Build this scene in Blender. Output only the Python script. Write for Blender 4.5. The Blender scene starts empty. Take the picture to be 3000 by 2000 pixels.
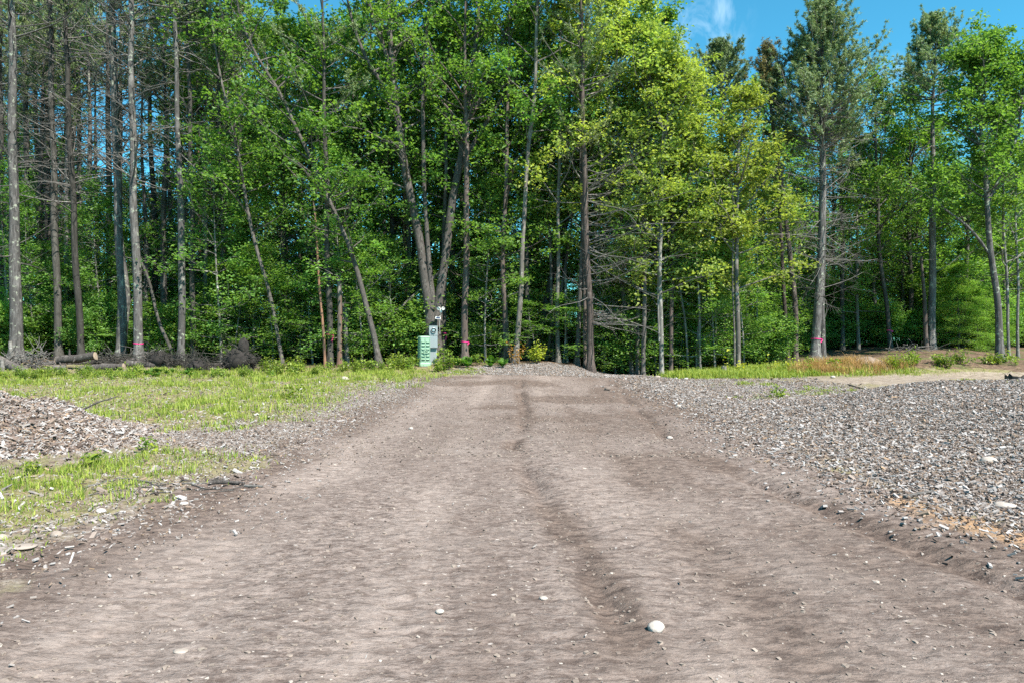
import bpy, math, time
import numpy as np

T0 = time.time()
C = bpy.context.scene.collection
F = 2083.3           # focal length in photo pixels (photo is 3000 x 2000)
CAMZ = 1.3
rad = math.radians
RNG = np.random.default_rng(7)

# ------------------------------------------------------------------ noise
_tab = np.random.default_rng(3).random((256, 256))

def vnoise(x, y):
    x = np.asarray(x, float); y = np.asarray(y, float)
    xi = np.floor(x).astype(int); yi = np.floor(y).astype(int)
    fx = x - xi; fy = y - yi
    fx = fx * fx * (3 - 2 * fx); fy = fy * fy * (3 - 2 * fy)
    a = _tab[xi & 255, yi & 255]; b = _tab[(xi + 1) & 255, yi & 255]
    c = _tab[xi & 255, (yi + 1) & 255]; d = _tab[(xi + 1) & 255, (yi + 1) & 255]
    return (a * (1 - fx) + b * fx) * (1 - fy) + (c * (1 - fx) + d * fx) * fy

def fbm(x, y, o=4):
    s = 0; a = 0.5; n = 0
    for i in range(o):
        s = s + a * vnoise(x * 2 ** i + 17.3 * i, y * 2 ** i + 9.1 * i); n += a; a *= 0.5
    return s / n

def sstep(x, a, b):
    t = np.clip((np.asarray(x, float) - a) / (b - a), 0, 1)
    return t * t * (3 - 2 * t)

# ------------------------------------------------------------------ terrain
PXA = [-600, 0, 500, 1000, 1300, 1600, 1750, 1900, 2000, 2400, 2700, 3000, 3600]
ZA = [.32, .30, .30, .22, .22, .24, .20, .18, .20, .22, .16, .12, .12]
PXB = [-600, 0, 500, 700, 1000, 1250, 1450, 1520, 1600, 1680, 1740, 1800, 1900, 2000, 2160, 2390, 2600, 2730, 2930, 3600]
ZB = [.55, .56, .56, .46, .39, .44, .50, .54, .54, .42, .12, -.05, -.10, .05, .20, .57, .65, .78, .55, .55]
PXC = [-600, 0, 800, 1250, 1500, 1750, 1900, 2120, 2400, 2700, 3000, 3600]
ZC = [1.2, 1.15, .95, .85, .8, .45, .4, .65, 1.05, 1.4, 1.2, 1.2]

def rut_a(y): return np.interp(y, [2, 3, 4.5, 6.3, 9, 10.8, 13.5, 18, 24], [.62, .5, .39, .21, .0, .16, .26, .2, .35]) + .10 * (fbm(y * 1.1, 3.3 + 0 * y) - .5)
def rut_b(y): return np.interp(y, [2, 5, 7, 9.3, 13.5, 19, 24], [2.9, 2.5, 2.2, 2.06, 2.4, 2.8, 3.0]) + .14 * (fbm(y * .9, 8.3 + 0 * y) - .5)

def rutw(x, xc, w):
    return np.exp(-((x - xc) / w) ** 2)

def terrain(x, y):
    x = np.asarray(x, float); y = np.asarray(y, float)
    px = np.clip(1500 + F * x / np.maximum(y, 4.0), -600, 3600)
    a = np.interp(px, PXA, ZA); b = np.interp(px, PXB, ZB); c = np.interp(px, PXC, ZC)
    z = a * sstep(y, 14, 23)
    z = z + (b - a) * sstep(y, 23, 27)
    z = z + (c - b) * sstep(y, 27.5, 40)
    z = z + (1.2 - c) * sstep(y, 45, 90)
    z = z + 0.10 * (fbm(x * .35, y * .35) - .5) * sstep(y, 10, 24)
    # heap of wood chips spread along the right of the road
    h = sstep(x, 3.6, 8.5) * sstep(y, 5.0, 12.0) * (1 - sstep(y, 13.3, 16.0))
    z = z + .52 * h * (.9 + .2 * vnoise(x * .8, y * .8))
    # wheel ruts and clods in the road
    road = roadmask(x, y)
    wob = .35 * (fbm(y * .22, 3.3 + 0 * y) - .5)
    k = .15 + 1.5 * sstep(vnoise(x * .9 + 5, y * 1.1), .25, .8)
    g = .065 * rutw(x, rut_a(y), .095) + .07 * rutw(x, rut_b(y), .11) \
        + .02 * rutw(x, -1.75 + wob * 1.3, .35) + .025 * rutw(x, 1.1 + wob, .2)
    g = g * k * .45
    bank = .03 * rutw(x, .50 + wob, .18) + .02 * rutw(x, 2.75 + wob, .2) + .015 * rutw(x, -2.5, .4)
    z = z + road * (bank * k * .35 - g) * sstep(y, 1.5, 3.0) * (1 - sstep(y, 20, 24))
    rough = (fbm(x * 20 + 3, y * 42, 2) - .5) * .02 + (fbm(x * 3.0, y * 4.2, 4) - .5) * .022 + (fbm(x * 8 + 31, y * 17, 4) - .5) * .045
    z = z + rough * (1 - .3 * road) * (1 - sstep(y, 25, 45) * .4)
    return z

def roadmask(x, y):
    n = (fbm(x * .9 + 3, y * .55, 4) - .5)
    le = np.interp(y, [0, 4.5, 9, 13.5, 18, 22, 24, 30], [-3.0, -3.05, -3.5, -3.6, -3.3, -2.6, -2.0, -1.8])
    re = np.interp(y, [0, 3, 4.5, 5.5, 9, 13.5, 20, 24, 30], [4.2, 4.0, 3.6, 3.5, 3.9, 4.1, 4.3, 4.4, 4.4])
    m = sstep(x + n * 1.5, le - .45, le + .45) * (1 - sstep(x + n * 1.7, re - .6, re + .5))
    return m * (1 - sstep(y + n * 1.2, 23.6, 24.8))

def at(px, py, d):
    return np.array([(px - 1500) / F * d, d, CAMZ + (1000 - py) / F * d])

_D = np.concatenate([np.arange(2.0, 12, .04), np.arange(12, 60, .08)])

def gp(px, py):
    """the point of the ground seen at a photo pixel"""
    x = (px - 1500) / F * _D; zr = CAMZ + (1000 - py) / F * _D
    hit = np.nonzero(zr < terrain(x, _D))[0]
    i = hit[0] if len(hit) else len(_D) - 1
    return np.array([x[i], _D[i], float(terrain(x[i], _D[i]))])

def inpoly(x, y, poly):
    poly = np.asarray(poly); n = len(poly)
    r = np.zeros(np.shape(x), bool); j = n - 1
    for i in range(n):
        xi, yi = poly[i]; xj, yj = poly[j]
        c = ((yi > y) != (yj > y)) & (x < (xj - xi) * (y - yi) / (yj - yi + 1e-12) + xi)
        r ^= c; j = i
    return r

def wpoly(pts):
    return np.array([gp(*p)[:2] for p in pts])

def soft(x, y, poly, amp=.5, fr=.8):
    r = 0
    for k in range(4):
        jx = (vnoise(x * fr * 2 ** k + 11 * k, y * fr * 2 ** k) - .5) * amp * 2
        jy = (vnoise(x * fr * 2 ** k + 50, y * fr * 2 ** k + 13 * k) - .5) * amp * 2
        r = r + inpoly(x + jx, y + jy, poly)
    return r / 4.0

GRASS_LEFT = wpoly([(-600, 1085), (0, 1088), (600, 1084), (900, 1080), (1180, 1073), (1330, 1080), (1325, 1096), (1170, 1116),
                    (1085, 1136), (980, 1160), (900, 1200), (700, 1240), (480, 1262), (300, 1262), (-600, 1330)])
GRASS_NEAR = wpoly([(-700, 1390), (0, 1390), (300, 1350), (560, 1318), (575, 1405), (380, 1425), (250, 1490), (0, 1575), (-700, 1720)])
GRASS_RIGHT = wpoly([(1960, 1100), (2100, 1084), (2350, 1072), (2600, 1078), (2680, 1090), (2450, 1100), (2250, 1108), (2010, 1108)])
PATCHES = [wpoly(p) for p in ([(2060, 1126), (2240, 1120), (2260, 1132), (2090, 1138)], [(2190, 1160), (2300, 1152), (2290, 1170), (2200, 1174)],
                              [(2330, 1143), (2480, 1136), (2520, 1146), (2350, 1156)], [(2600, 1090), (2960, 1078), (2980, 1086), (2650, 1099)],
                              [(2790, 1113), (2930, 1110), (2930, 1121), (2800, 1122)], [(560, 1345), (760, 1330), (770, 1372), (600, 1392)],
                              [(720, 1235), (940, 1190), (960, 1200), (760, 1258)], [(1330, 1085), (1400, 1080), (1390, 1095), (1330, 1098)])]
GRASS_DRY = wpoly([(2330, 1082), (2450, 1072), (2590, 1074), (2620, 1086), (2480, 1094), (2340, 1096)])
SAND = wpoly([(2380, 1112), (2620, 1094), (2800, 1084), (3600, 1076), (3600, 1130), (2760, 1122), (2600, 1124), (2450, 1126)])
CHIPS_RIGHT = wpoly([(1960, 1112), (2150, 1114), (2450, 1132), (2700, 1124), (3600, 1112), (3600, 1640), (3000, 1530), (2700, 1450), (2500, 1380),
                     (2250, 1275), (2050, 1185), (1930, 1130)])
CHIPS_END = wpoly([(1310, 1094), (1320, 1080), (1420, 1072), (1500, 1066), (1600, 1062), (1680, 1072), (1740, 1088), (1800, 1096), (1900, 1101), (1980, 1104), (1960, 1110), (1600, 1098)])
CHIPS_LEFT = wpoly([(880, 1210), (1080, 1140), (1300, 1104), (1200, 1142), (950, 1235), (700, 1330), (580, 1440), (300, 1545), (0, 1660), (-400, 1800), (-400, 1690), (0, 1570),
                    (250, 1490), (560, 1400), (600, 1320), (420, 1290), (480, 1262), (700, 1240)])
ORANGE = wpoly([(2590, 1455), (2690, 1450), (2850, 1500), (3100, 1570), (3100, 1640), (2900, 1570), (2700, 1500)])

# ------------------------------------------------------------------ mesh building
class MD:
    def __init__(s): s.v = []; s.q = []; s.t = []; s.n = 0
    def add(s, v, q, t):
        v = np.asarray(v, np.float32).reshape(-1, 3); q = np.asarray(q, np.int64).reshape(-1, 4)
        if np.ndim(t) == 0: t = np.full(len(v), t)
        s.v.append(v); s.q.append(q + s.n); s.t.append(np.asarray(t, np.float32)); s.n += len(v)
    def tubes(s, P, R, K, t=.5, cap=False):
        P = np.asarray(P, float); R = np.asarray(R, float)
        if P.ndim == 2: P = P[None]; R = R[None]
        N, M, _ = P.shape
        if N == 0: return
        Tn = np.gradient(P, axis=1); Tn /= np.linalg.norm(Tn, axis=2, keepdims=True) + 1e-9
        m = Tn.mean(1)
        ref = np.where((np.abs(m[:, 2:3]) > .75), np.array([[1., 0, 0]]), np.array([[0, 0, 1.]]))[:, None, :]
        U = np.cross(Tn, ref); U /= np.linalg.norm(U, axis=2, keepdims=True) + 1e-9
        V = np.cross(Tn, U)
        a = np.arange(K) * 2 * math.pi / K
        ring = P[:, :, None, :] + R[:, :, None, None] * (np.cos(a)[None, None, :, None] * U[:, :, None, :] + np.sin(a)[None, None, :, None] * V[:, :, None, :])
        base = (np.arange(N) * M * K)[:, None, None]
        i = np.arange(M - 1)[None, :, None] * K; j = np.arange(K)[None, None, :]; j2 = (j + 1) % K
        q = np.stack([base + i + j, base + i + K + j, base + i + K + j2, base + i + j2], -1).reshape(-1, 4)
        tt = np.repeat(np.broadcast_to(np.asarray(t, float).reshape(-1, 1), (N, M * K)) if np.ndim(t) else np.full((N, M * K), t), 1, axis=0).reshape(-1)
        s.add(ring.reshape(-1, 3), q, tt)
        if cap:
            for e in (0, M - 1):
                rr = ring[:, e]; c = P[:, e]
                for n in range(N):
                    v = np.concatenate([rr[n], c[n][None]])
                    kk = np.arange(0, K, 2)
                    qq = np.stack([kk, (kk + 1) % K, (kk + 2) % K, np.full(len(kk), K)], -1)
                    if e == 0: qq = qq[:, ::-1]
                    s.add(v, qq, float(np.ravel(t)[0]))
    def leaves(s, c, l, rng, flat=.55, wr=.62, t=None, axis=None, up=None):
        n = len(c)
        if n == 0: return
        nm = rng.normal(0, flat, (n, 3)) + (np.array([0, 0, 1.]) if up is None else up)
        nm /= np.linalg.norm(nm, axis=1, keepdims=True) + 1e-9
        a = rng.normal(0, 1, (n, 3)) if axis is None else axis + rng.normal(0, .3, (n, 3))
        a -= nm * (a * nm).sum(1, keepdims=True); a /= np.linalg.norm(a, axis=1, keepdims=True) + 1e-9
        b = np.cross(nm, a)
        L = (l * rng.uniform(.5, 1.4, n))[:, None]
        f = nm * L * .14
        v = np.stack([c - a * L * .5 - f * .5, c + b * L * wr * .5 + f - a * L * .05, c + a * L * .5 - f, c - b * L * wr * .5 + f - a * L * .05], 1)
        tv = rng.random(n) if t is None else t
        s.add(v.reshape(-1, 3), np.arange(n * 4).reshape(-1, 4), np.repeat(tv, 4))
    def box(s, lo, hi, t=.5, M=None):
        x0, y0, z0 = lo; x1, y1, z1 = hi
        v = np.array([[x0, y0, z0], [x1, y0, z0], [x1, y1, z0], [x0, y1, z0], [x0, y0, z1], [x1, y0, z1], [x1, y1, z1], [x0, y1, z1]], float)
        if M is not None: v = v @ M[:3, :3].T + M[:3, 3]
        s.add(v, [[0, 3, 2, 1], [4, 5, 6, 7], [0, 1, 5, 4], [1, 2, 6, 5], [2, 3, 7, 6], [3, 0, 4, 7]], t)
    def mesh(s, name, mats, smooth=False):
        v = np.concatenate(s.v); q = np.concatenate(s.q).astype(np.int32); t = np.concatenate(s.t)
        me = bpy.data.meshes.new(name)
        me.vertices.add(len(v)); me.vertices.foreach_set('co', v.ravel())
        me.loops.add(q.size); me.loops.foreach_set('vertex_index', q.ravel())
        me.polygons.add(len(q)); me.polygons.foreach_set('loop_start', np.arange(len(q), dtype=np.int32) * 4)
        me.polygons.foreach_set('loop_total', np.full(len(q), 4, np.int32))
        me.polygons.foreach_set('use_smooth', np.full(len(q), smooth))
        at_ = me.attributes.new('tint', 'FLOAT', 'POINT'); at_.data.foreach_set('value', t)
        for m in (mats if isinstance(mats, (list, tuple)) else [mats]): me.materials.append(m)
        me.update(calc_edges=True)
        return me
    def build(s, name, mats, parent=None, smooth=False):
        o = bpy.data.objects.new(name, s.mesh(name, mats, smooth)); C.objects.link(o)
        if parent is not None: o.parent = parent
        return o

def tag(o, label=None, cat=None, group=None, kind=None):
    if label:
        if not 4 <= len(label.replace('-', ' ').split()) <= 16: print('LABEL', label)
        o['label'] = label
    if cat: o['category'] = cat
    if group: o['group'] = group
    if kind: o['kind'] = kind
    return o

def thing(name, label, cat, loc=(0, 0, 0), group=None, rz=0):
    o = bpy.data.objects.new(name, None); C.objects.link(o); o.location = loc; o.rotation_euler = (0, 0, rz)
    return tag(o, label, cat, group)

KIDS = {}
def copy_tree(o, loc, rz, sc, label, group=None):
    r = o.copy(); C.objects.link(r); r.location = loc; r.rotation_euler = (0, 0, rz); r.scale = sc
    r['label'] = label
    if group: r['group'] = group
    for ch in o.children:
        c = ch.copy(); C.objects.link(c); c.parent = r
    return r

# ------------------------------------------------------------------ materials
class NT:
    def __init__(s, name):
        s.m = bpy.data.materials.new(name); s.m.use_nodes = True
        s.t = s.m.node_tree; s.t.nodes.clear()
    def n(s, ty, ins=None, **kw):
        nd = s.t.nodes.new(ty)
        for k, v in kw.items(): setattr(nd, k, v)
        for k, v in (ins or {}).items():
            if hasattr(v, 'is_output'): s.t.links.new(v, nd.inputs[k])
            else: nd.inputs[k].default_value = v
        return nd
    def mix(s, f, a, b, bt='MIX'):
        nd = s.t.nodes.new('ShaderNodeMix'); nd.data_type = 'RGBA'; nd.blend_type = bt
        for k, v in ((0, f), (6, a), (7, b)):
            if hasattr(v, 'is_output'): s.t.links.new(v, nd.inputs[k])
            else: nd.inputs[k].default_value = v if k == 0 else (*v, 1)[:4]
        return nd.outputs[2]
    def math(s, op, a, b=0.0, c=0.0):
        return s.n('ShaderNodeMath', {0: a, 1: b, 2: c}, operation=op).outputs[0]
    def ramp(s, f, *stops):
        nd = s.n('ShaderNodeValToRGB', {0: f}); e = nd.color_ramp.elements
        while len(e) < len(stops): e.new(.5)
        for i, (p, c) in enumerate(stops):
            e[i].position = p; e[i].color = (*c, 1) if np.ndim(c) else (c, c, c, 1)
        return nd.outputs[0]
    def noise(s, vec, scale, detail=4, rough=.6, out=0):
        return s.n('ShaderNodeTexNoise', {'Vector': vec, 'Scale': scale, 'Detail': detail, 'Roughness': rough}).outputs[out]
    def map(s, vec, sc):
        return s.n('ShaderNodeMapping', {'Vector': vec, 'Scale': sc}).outputs[0]
    def attr(s, name):
        return s.n('ShaderNodeAttribute', attribute_name=name).outputs[2]
    def coord(s, k='Object'):
        return s.n('ShaderNodeTexCoord').outputs[k]
    def out(s, sh):
        o = s.n('ShaderNodeOutputMaterial'); s.t.links.new(sh, o.inputs[0]); return s.m

def plain(name, col, rough=.6, metal=0, var=.12, scale=8, bump=0.0):
    n = NT(name); co = n.coord()
    f = n.noise(co, scale, 5)
    c = n.mix(n.ramp(f, (.3, 0.), (.7, 1.)), tuple(x * (1 - var) for x in col), tuple(min(1, x * (1 + var)) for x in col))
    ins = {'Base Color': c, 'Roughness': rough, 'Metallic': metal}
    if bump:
        ins['Normal'] = n.n('ShaderNodeBump', {'Height': n.noise(co, scale * 6, 4), 'Strength': bump, 'Distance': .01}).outputs[0]
    return n.out(n.n('ShaderNodeBsdfPrincipled', ins).outputs[0])

def leaf_mat(name, dark, light, trans=.48, tcol=None, rough=.48, spec=.32, obvar=.35):
    n = NT(name); t = n.attr('tint')
    oi = n.n('ShaderNodeObjectInfo').outputs['Random']
    c = n.mix(t, dark, light)
    br = n.math('MULTIPLY_ADD', oi, obvar, 1 - obvar / 2)
    c = n.mix(1.0, c, n.n('ShaderNodeCombineColor', {0: br, 1: br, 2: br}).outputs[0], 'MULTIPLY')
    hs = n.math('FRACT', n.math('MULTIPLY', oi, 37.7))
    c = n.mix(1.0, c, n.mix(hs, (.90, 1.0, 1.1), (1.06, 1.02, .95)), 'MULTIPLY')
    p = n.n('ShaderNodeBsdfPrincipled', {'Base Color': c, 'Roughness': rough, 'Specular IOR Level': spec}).outputs[0]
    tc = n.mix(1.0, c, tcol or (1.5, 1.55, .6), 'MULTIPLY')
    tr = n.n('ShaderNodeBsdfTranslucent', {'Color': tc}).outputs[0]
    return n.out(n.n('ShaderNodeMixShader', {0: trans, 1: p, 2: tr}).outputs[0])

def bark_mat(name, dark, light, lichen=None, lam=.0, vs=9.0, bump=.8, patch=None):
    n = NT(name); co = n.coord()
    st = n.map(co, (1, 1, .16))
    f = n.noise(st, vs * 1.5, 7, .75); g = n.noise(co, 2.3, 4)
    oi = n.n('ShaderNodeObjectInfo').outputs['Random']
    c = n.mix(n.ramp(f, (.40, 0.), (.60, 1.)), dark, light)
    c = n.mix(n.ramp(g, (.38, 0.), (.58, .75)), c, tuple(x * .42 for x in light))
    br = n.math('MULTIPLY_ADD', oi, .5, .62)
    c = n.mix(1.0, c, n.n('ShaderNodeCombineColor', {0: br, 1: br, 2: br}).outputs[0], 'MULTIPLY')
    if lichen:
        m = n.ramp(n.noise(co, 5.5, 6, .7), (.60 - lam, 0.), (.66 - lam, 1.))
        c = n.mix(m, c, lichen)
    if patch:
        m = n.ramp(n.noise(st, 3.0, 4, .6), (.44, 0.), (.52, 1.))
        c = n.mix(m, c, patch)
    b = n.n('ShaderNodeBump', {'Height': f, 'Strength': bump, 'Distance': .03}).outputs[0]
    return n.out(n.n('ShaderNodeBsdfPrincipled', {'Base Color': c, 'Roughness': .9, 'Specular IOR Level': .15, 'Normal': b}).outputs[0])

MT = {}
MT['bark_pine'] = bark_mat('pine_bark', (.04, .036, .033), (.22, .205, .195), (.29, .31, .24), .03)
MT['bark_dark'] = bark_mat('dark_bark', (.03, .028, .025), (.13, .12, .105), (.2, .22, .17), -.06)
MT['bark_oak'] = bark_mat('oak_bark', (.03, .026, .023), (.24, .212, .19), (.30, .32, .26), -.03, 22)
MT['bark_maple'] = bark_mat('maple_bark', (.06, .052, .045), (.24, .215, .19), (.34, .34, .30), .0, 6, .4)
MT['bark_red'] = bark_mat('red_bark', (.06, .04, .03), (.22, .17, .14), None, 0, 7, .6, (.24, .13, .08))
MT['bark_snag'] = bark_mat('snag_bark', (.04, .034, .03), (.21, .185, .165), None, 0, 7, .7, (.15, .09, .065))
MT['bark_brown'] = bark_mat('brown_bark', (.05, .04, .035), (.20, .155, .135), (.3, .27, .23), -.03)
MT['bark_birch'] = bark_mat('birch_bark', (.12, .11, .10), (.32, .30, .27), (.44, .43, .40), .03, 5, .3)
MT['twig'] = bark_mat('dead_wood', (.07, .062, .056), (.24, .222, .205), (.33, .33, .30), -.02, 14, .3)
MT['log'] = bark_mat('log_bark', (.035, .03, .028), (.19, .165, .15), (.34, .34, .31), -.03, 10)
MT['wood_end'] = plain('cut_wood', (.34, .26, .19), .85, var=.3, scale=14, bump=.4)
MT['oak'] = leaf_mat('oak_leaf', (.07, .155, .035), (.21, .34, .08))
MT['maple'] = leaf_mat('maple_leaf', (.18, .26, .055), (.39, .44, .13), .45)
MT['beech'] = leaf_mat('understorey_leaf', (.095, .195, .042), (.25, .39, .095), .45)
MT['rust'] = leaf_mat('rust_leaf', (.22, .12, .02), (.40, .22, .04), .4)
MT['needle'] = leaf_mat('pine_needle', (.11, .16, .075), (.27, .33, .15), .3, (1.3, 1.3, .7), .5, .3)
MT['needle_brown'] = leaf_mat('browned_needle', (.12, .10, .04), (.24, .20, .08), .3, (1.3, 1.2, .6), .5, .3)
MT['hemlock'] = leaf_mat('hemlock_needle', (.07, .16, .03), (.20, .33, .06), .4)
MT['fir'] = leaf_mat('young_fir_needle', (.13, .24, .04), (.30, .42, .09), .4)
MT['weed'] = leaf_mat('weed_leaf', (.09, .17, .02), (.28, .33, .05), .4)
MT['yellow'] = leaf_mat('yellow_leaf', (.30, .33, .03), (.45, .46, .06), .4)
MT['fern'] = leaf_mat('fern_leaf', (.05, .14, .018), (.12, .24, .03), .4)
MT['grass'] = leaf_mat('grass_blade', (.12, .20, .025), (.36, .385, .075), .35, (1.3, 1.3, .6), .55, .25)
MT['drygrass'] = leaf_mat('dry_grass_blade', (.34, .20, .07), (.60, .37, .15), .35, (1.2, 1.1, .8), .7, .2)

def chip_mat():
    n = NT('wood_chip'); t = n.attr('tint')
    c = n.ramp(t, (0, (.035, .026, .022)), (.24, (.11, .08, .065)), (.42, (.20, .152, .125)), (.50, (.31, .21, .135)), (.58, (.28, .238, .215)), (.88, (.38, .348, .33)), (1., (.52, .495, .48)))
    f = n.noise(n.map(n.coord(), (30, 30, 30)), 2, 3)
    c = n.mix(n.ramp(f, (.3, .35), (.7, 0.)), c, (.1, .075, .06))
    return n.out(n.n('ShaderNodeBsdfPrincipled', {'Base Color': c, 'Roughness': .85, 'Specular IOR Level': .2}).outputs[0])
MT['chip'] = chip_mat()

def stone_mat():
    n = NT('stone'); t = n.attr('tint'); co = n.coord()
    c = n.ramp(t, (0, (.13, .10, .085)), (.5, (.30, .245, .205)), (1., (.56, .51, .46)))
    f = n.noise(co, 14, 5)
    c = n.mix(n.ramp(f, (.35, .5), (.65, 0.)), c, (.2, .16, .13))
    b = n.n('ShaderNodeBump', {'Height': f, 'Strength': .5, 'Distance': .02}).outputs[0]
    return n.out(n.n('ShaderNodeBsdfPrincipled', {'Base Color': c, 'Roughness': .9, 'Specular IOR Level': .2, 'Normal': b}).outputs[0])
MT['stone'] = stone_mat()

def ground_mat():
    n = NT('ground_soil'); co = n.coord('Object')
    # road dirt: pale pinkish tan sand, darker damp clods drawn out across the road by the grader
    st = n.map(co, (.42, 1.0, 1)); lane = n.map(co, (1.0, .13, 1))
    d1 = n.noise(st, 16, 7, .74); d2 = n.noise(st, 52, 3, .7); d3 = n.noise(lane, 1.15, 4, .6); d4 = n.noise(co, .8, 3)
    dirt = n.mix(n.ramp(d1, (.38, 0.), (.57, 1.)), (.10, .074, .063), (.258, .205, .178))
    dirt = n.mix(n.ramp(d2, (.36, .8), (.47, 0.)), dirt, (.085, .062, .053))
    dirt = n.mix(n.ramp(d2, (.55, 0.), (.68, .7)), dirt, (.31, .26, .235))
    dirt = n.mix(n.ramp(d3, (.38, .5), (.56, 0.)), dirt, (.14, .105, .088))
    dirt = n.mix(n.ramp(d4, (.5, 0.), (.75, .35)), dirt, (.31, .26, .23))
    peb = n.n('ShaderNodeTexVoronoi', {'Vector': st, 'Scale': 26.0, 'Randomness': 1.0})
    pm = n.ramp(peb.outputs['Distance'], (.10, 1.), (.2, 0.))
    pc = n.math('MULTIPLY', pm, n.ramp(n.n('ShaderNodeSeparateColor', {0: peb.outputs['Color']}).outputs[0], (.80, 0.), (.86, 1.)))
    dirt = n.mix(pc, dirt, (.46, .40, .36))
    dirt = n.mix(n.math('MULTIPLY', n.attr('packed'), .6), dirt, n.mix(n.ramp(d1, (.40, 0.), (.55, 1.)), (.235, .185, .158), (.34, .275, .24)))
    rim = n.attr('damp'); dirt = n.mix(n.math('MULTIPLY', rim, .8), dirt, n.mix(n.ramp(d1, (.4, 0.), (.58, 1.)), (.065, .046, .038), (.165, .12, .096)))
    dirt = n.mix(n.math('MULTIPLY', n.attr('ochre'), .75), dirt, n.mix(d1, (.36, .21, .11), (.48, .32, .19)))
    # scattered chips and shreds
    c1 = n.noise(st, 20, 6, .75); c2 = n.noise(co, 3, 3)
    chip = n.ramp(c1, (.32, (.06, .046, .038)), (.47, (.19, .15, .125)), (.56, (.29, .25, .22)), (.68, (.42, .38, .36)))
    soil = n.mix(n.ramp(n.noise(co, 7, 6, .7), (.38, 0.), (.62, 1.)), (.12, .11, .035), (.27, .235, .13))
    l1 = n.noise(co, 7, 6, .75)
    litter = n.ramp(l1, (.32, (.035, .025, .018)), (.5, (.12, .08, .055)), (.66, (.26, .18, .12)))
    litter = n.mix(n.ramp(n.noise(co, 1.1, 4), (.52, 0.), (.66, .8)), litter, n.mix(l1, (.04, .075, .012), (.10, .16, .03)))
    sand = n.mix(n.ramp(n.noise(co, 5, 7, .72), (.36, 0.), (.6, 1.)), (.15, .115, .085), (.33, .27, .21))
    def jag(name, sc):
        return n.ramp(n.math('ADD', n.attr(name), n.math('MULTIPLY_ADD', n.noise(co, sc, 5, .7), .8, -.4)), (.38, 0.), (.62, 1.))
    c = n.mix(n.ramp(n.noise(co, 1.6, 5, .7), (.42, 0.), (.56, 1.)), soil, n.mix(l1, (.10, .075, .055), (.34, .28, .22)))
    c = n.mix(jag('litter', 3), c, litter)
    c = n.mix(jag('sand', 3), c, sand)
    c = n.mix(jag('chip', 4), c, chip)
    c = n.mix(jag('dirt', 5), c, dirt)
    c = n.mix(n.math('MULTIPLY', jag('grass', 5), .75), c, soil)
    hb = n.math('ADD', n.math('MULTIPLY', d1, 1.0), n.math('MULTIPLY', n.noise(st, 55, 4, .7), .5))
    b = n.n('ShaderNodeBump', {'Height': hb, 'Strength': .85, 'Distance': .035}).outputs[0]
    return n.out(n.n('ShaderNodeBsdfPrincipled', {'Base Color': c, 'Roughness': .95, 'Specular IOR Level': .12, 'Normal': b}).outputs[0])
MT['ground'] = ground_mat()

# ------------------------------------------------------------------ ground sheet
def axis(a0, a1, step, lo, hi, grow):
    m = list(np.arange(a0, a1 + 1e-6, step)); s = step; x = a1
    while x < hi: s *= grow; x += s; m.append(x)
    s = step; x = a0
    while x > lo: s *= grow; x -= s; m.insert(0, x)
    return np.array(m)
gx = axis(-4.5, 4.5, .022, -420, 420, 1.025)
gy = axis(2.2, 7.0, .016, -80, 500, 1.018)
X, Y = np.meshgrid(gx, gy, indexing='ij')
Z = terrain(X, Y)
nx, ny = X.shape
print('ground', X.shape)
fx, fy = X.ravel(), Y.ravel()
near = (fy > 2) & (fy < 62) & (np.abs(fx) < 45)
A = {k: np.zeros(fx.size, np.float32) for k in ('dirt', 'chip', 'grass', 'litter', 'sand', 'damp', 'ochre', 'packed')}
A['dirt'][:] = np.where(fy < 26, roadmask(fx, fy), 0)
def zone(name, poly, amp=.5, w=1.0):
    lo = poly.min(0) - 2; hi = poly.max(0) + 2
    i = np.nonzero((fx > lo[0]) & (fx < hi[0]) & (fy > lo[1]) & (fy < hi[1]))[0]
    A[name][i] = np.maximum(A[name][i], w * soft(fx[i], fy[i], poly, amp))
for p in (GRASS_LEFT, GRASS_NEAR, GRASS_RIGHT): zone('grass', p)
for p in PATCHES: zone('grass', p, .25)
zone('sand', SAND, .5)
for p in (CHIPS_RIGHT, CHIPS_END): zone('chip', p, .45)
zone('chip', CHIPS_LEFT, .6, .8)
zone('ochre', ORANGE, .25)
A['litter'][:] = sstep(fy + 3 * (fbm(fx * .4, fy * .4) - .5) + 2.0 * sstep(fx, 7, 9), 25.0, 27.0)
A['dirt'] *= (1 - A['grass']) * (1 - .95 * A['chip'])
A['chip'][:] = np.maximum(A['chip'], .45 * (fy < 24) * (np.abs(fx) < 14) * (1 - A['grass']))
wob = .35 * (fbm(fy * .22, 3.3 + 0 * fy) - .5)
nz = fbm(fx * 1.3, fy * .9)
A['damp'][:] = np.clip(1.25 * (rutw(fx, rut_a(fy), .13) * 1.2 + rutw(fx, rut_b(fy), .16) * 1.2 + rutw(fx, rut_b(fy) - .5, .3) * .3 + rutw(fx, -2.9, .7) * .8 + rutw(fx, 3.4, .6) * .8 + rutw(fx, 1.15 + wob, .3) * .4)
                       * (.3 + 1.4 * sstep(nz, .42, .62)) + 1.1 * sstep(fbm(fx * .5 + 9, fy * .5), .56, .70) * sstep(fy, 7, 14), 0, 1)
A['packed'][:] = np.clip((rutw(fx, -1.9 + wob, .38) + rutw(fx, .98 + wob, .42) + .7 * rutw(fx, -.7 + wob, .2)) * (.35 + 1.0 * sstep(fbm(fx * .8 + 20, fy * .35), .4, .6)), 0, 1)
idx = np.arange(nx * ny).reshape(nx, ny)
quads = np.stack([idx[:-1, :-1], idx[1:, :-1], idx[1:, 1:], idx[:-1, 1:]], -1).reshape(-1, 4)
co = np.stack([fx, fy, Z.ravel()], -1).astype(np.float32)
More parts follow.
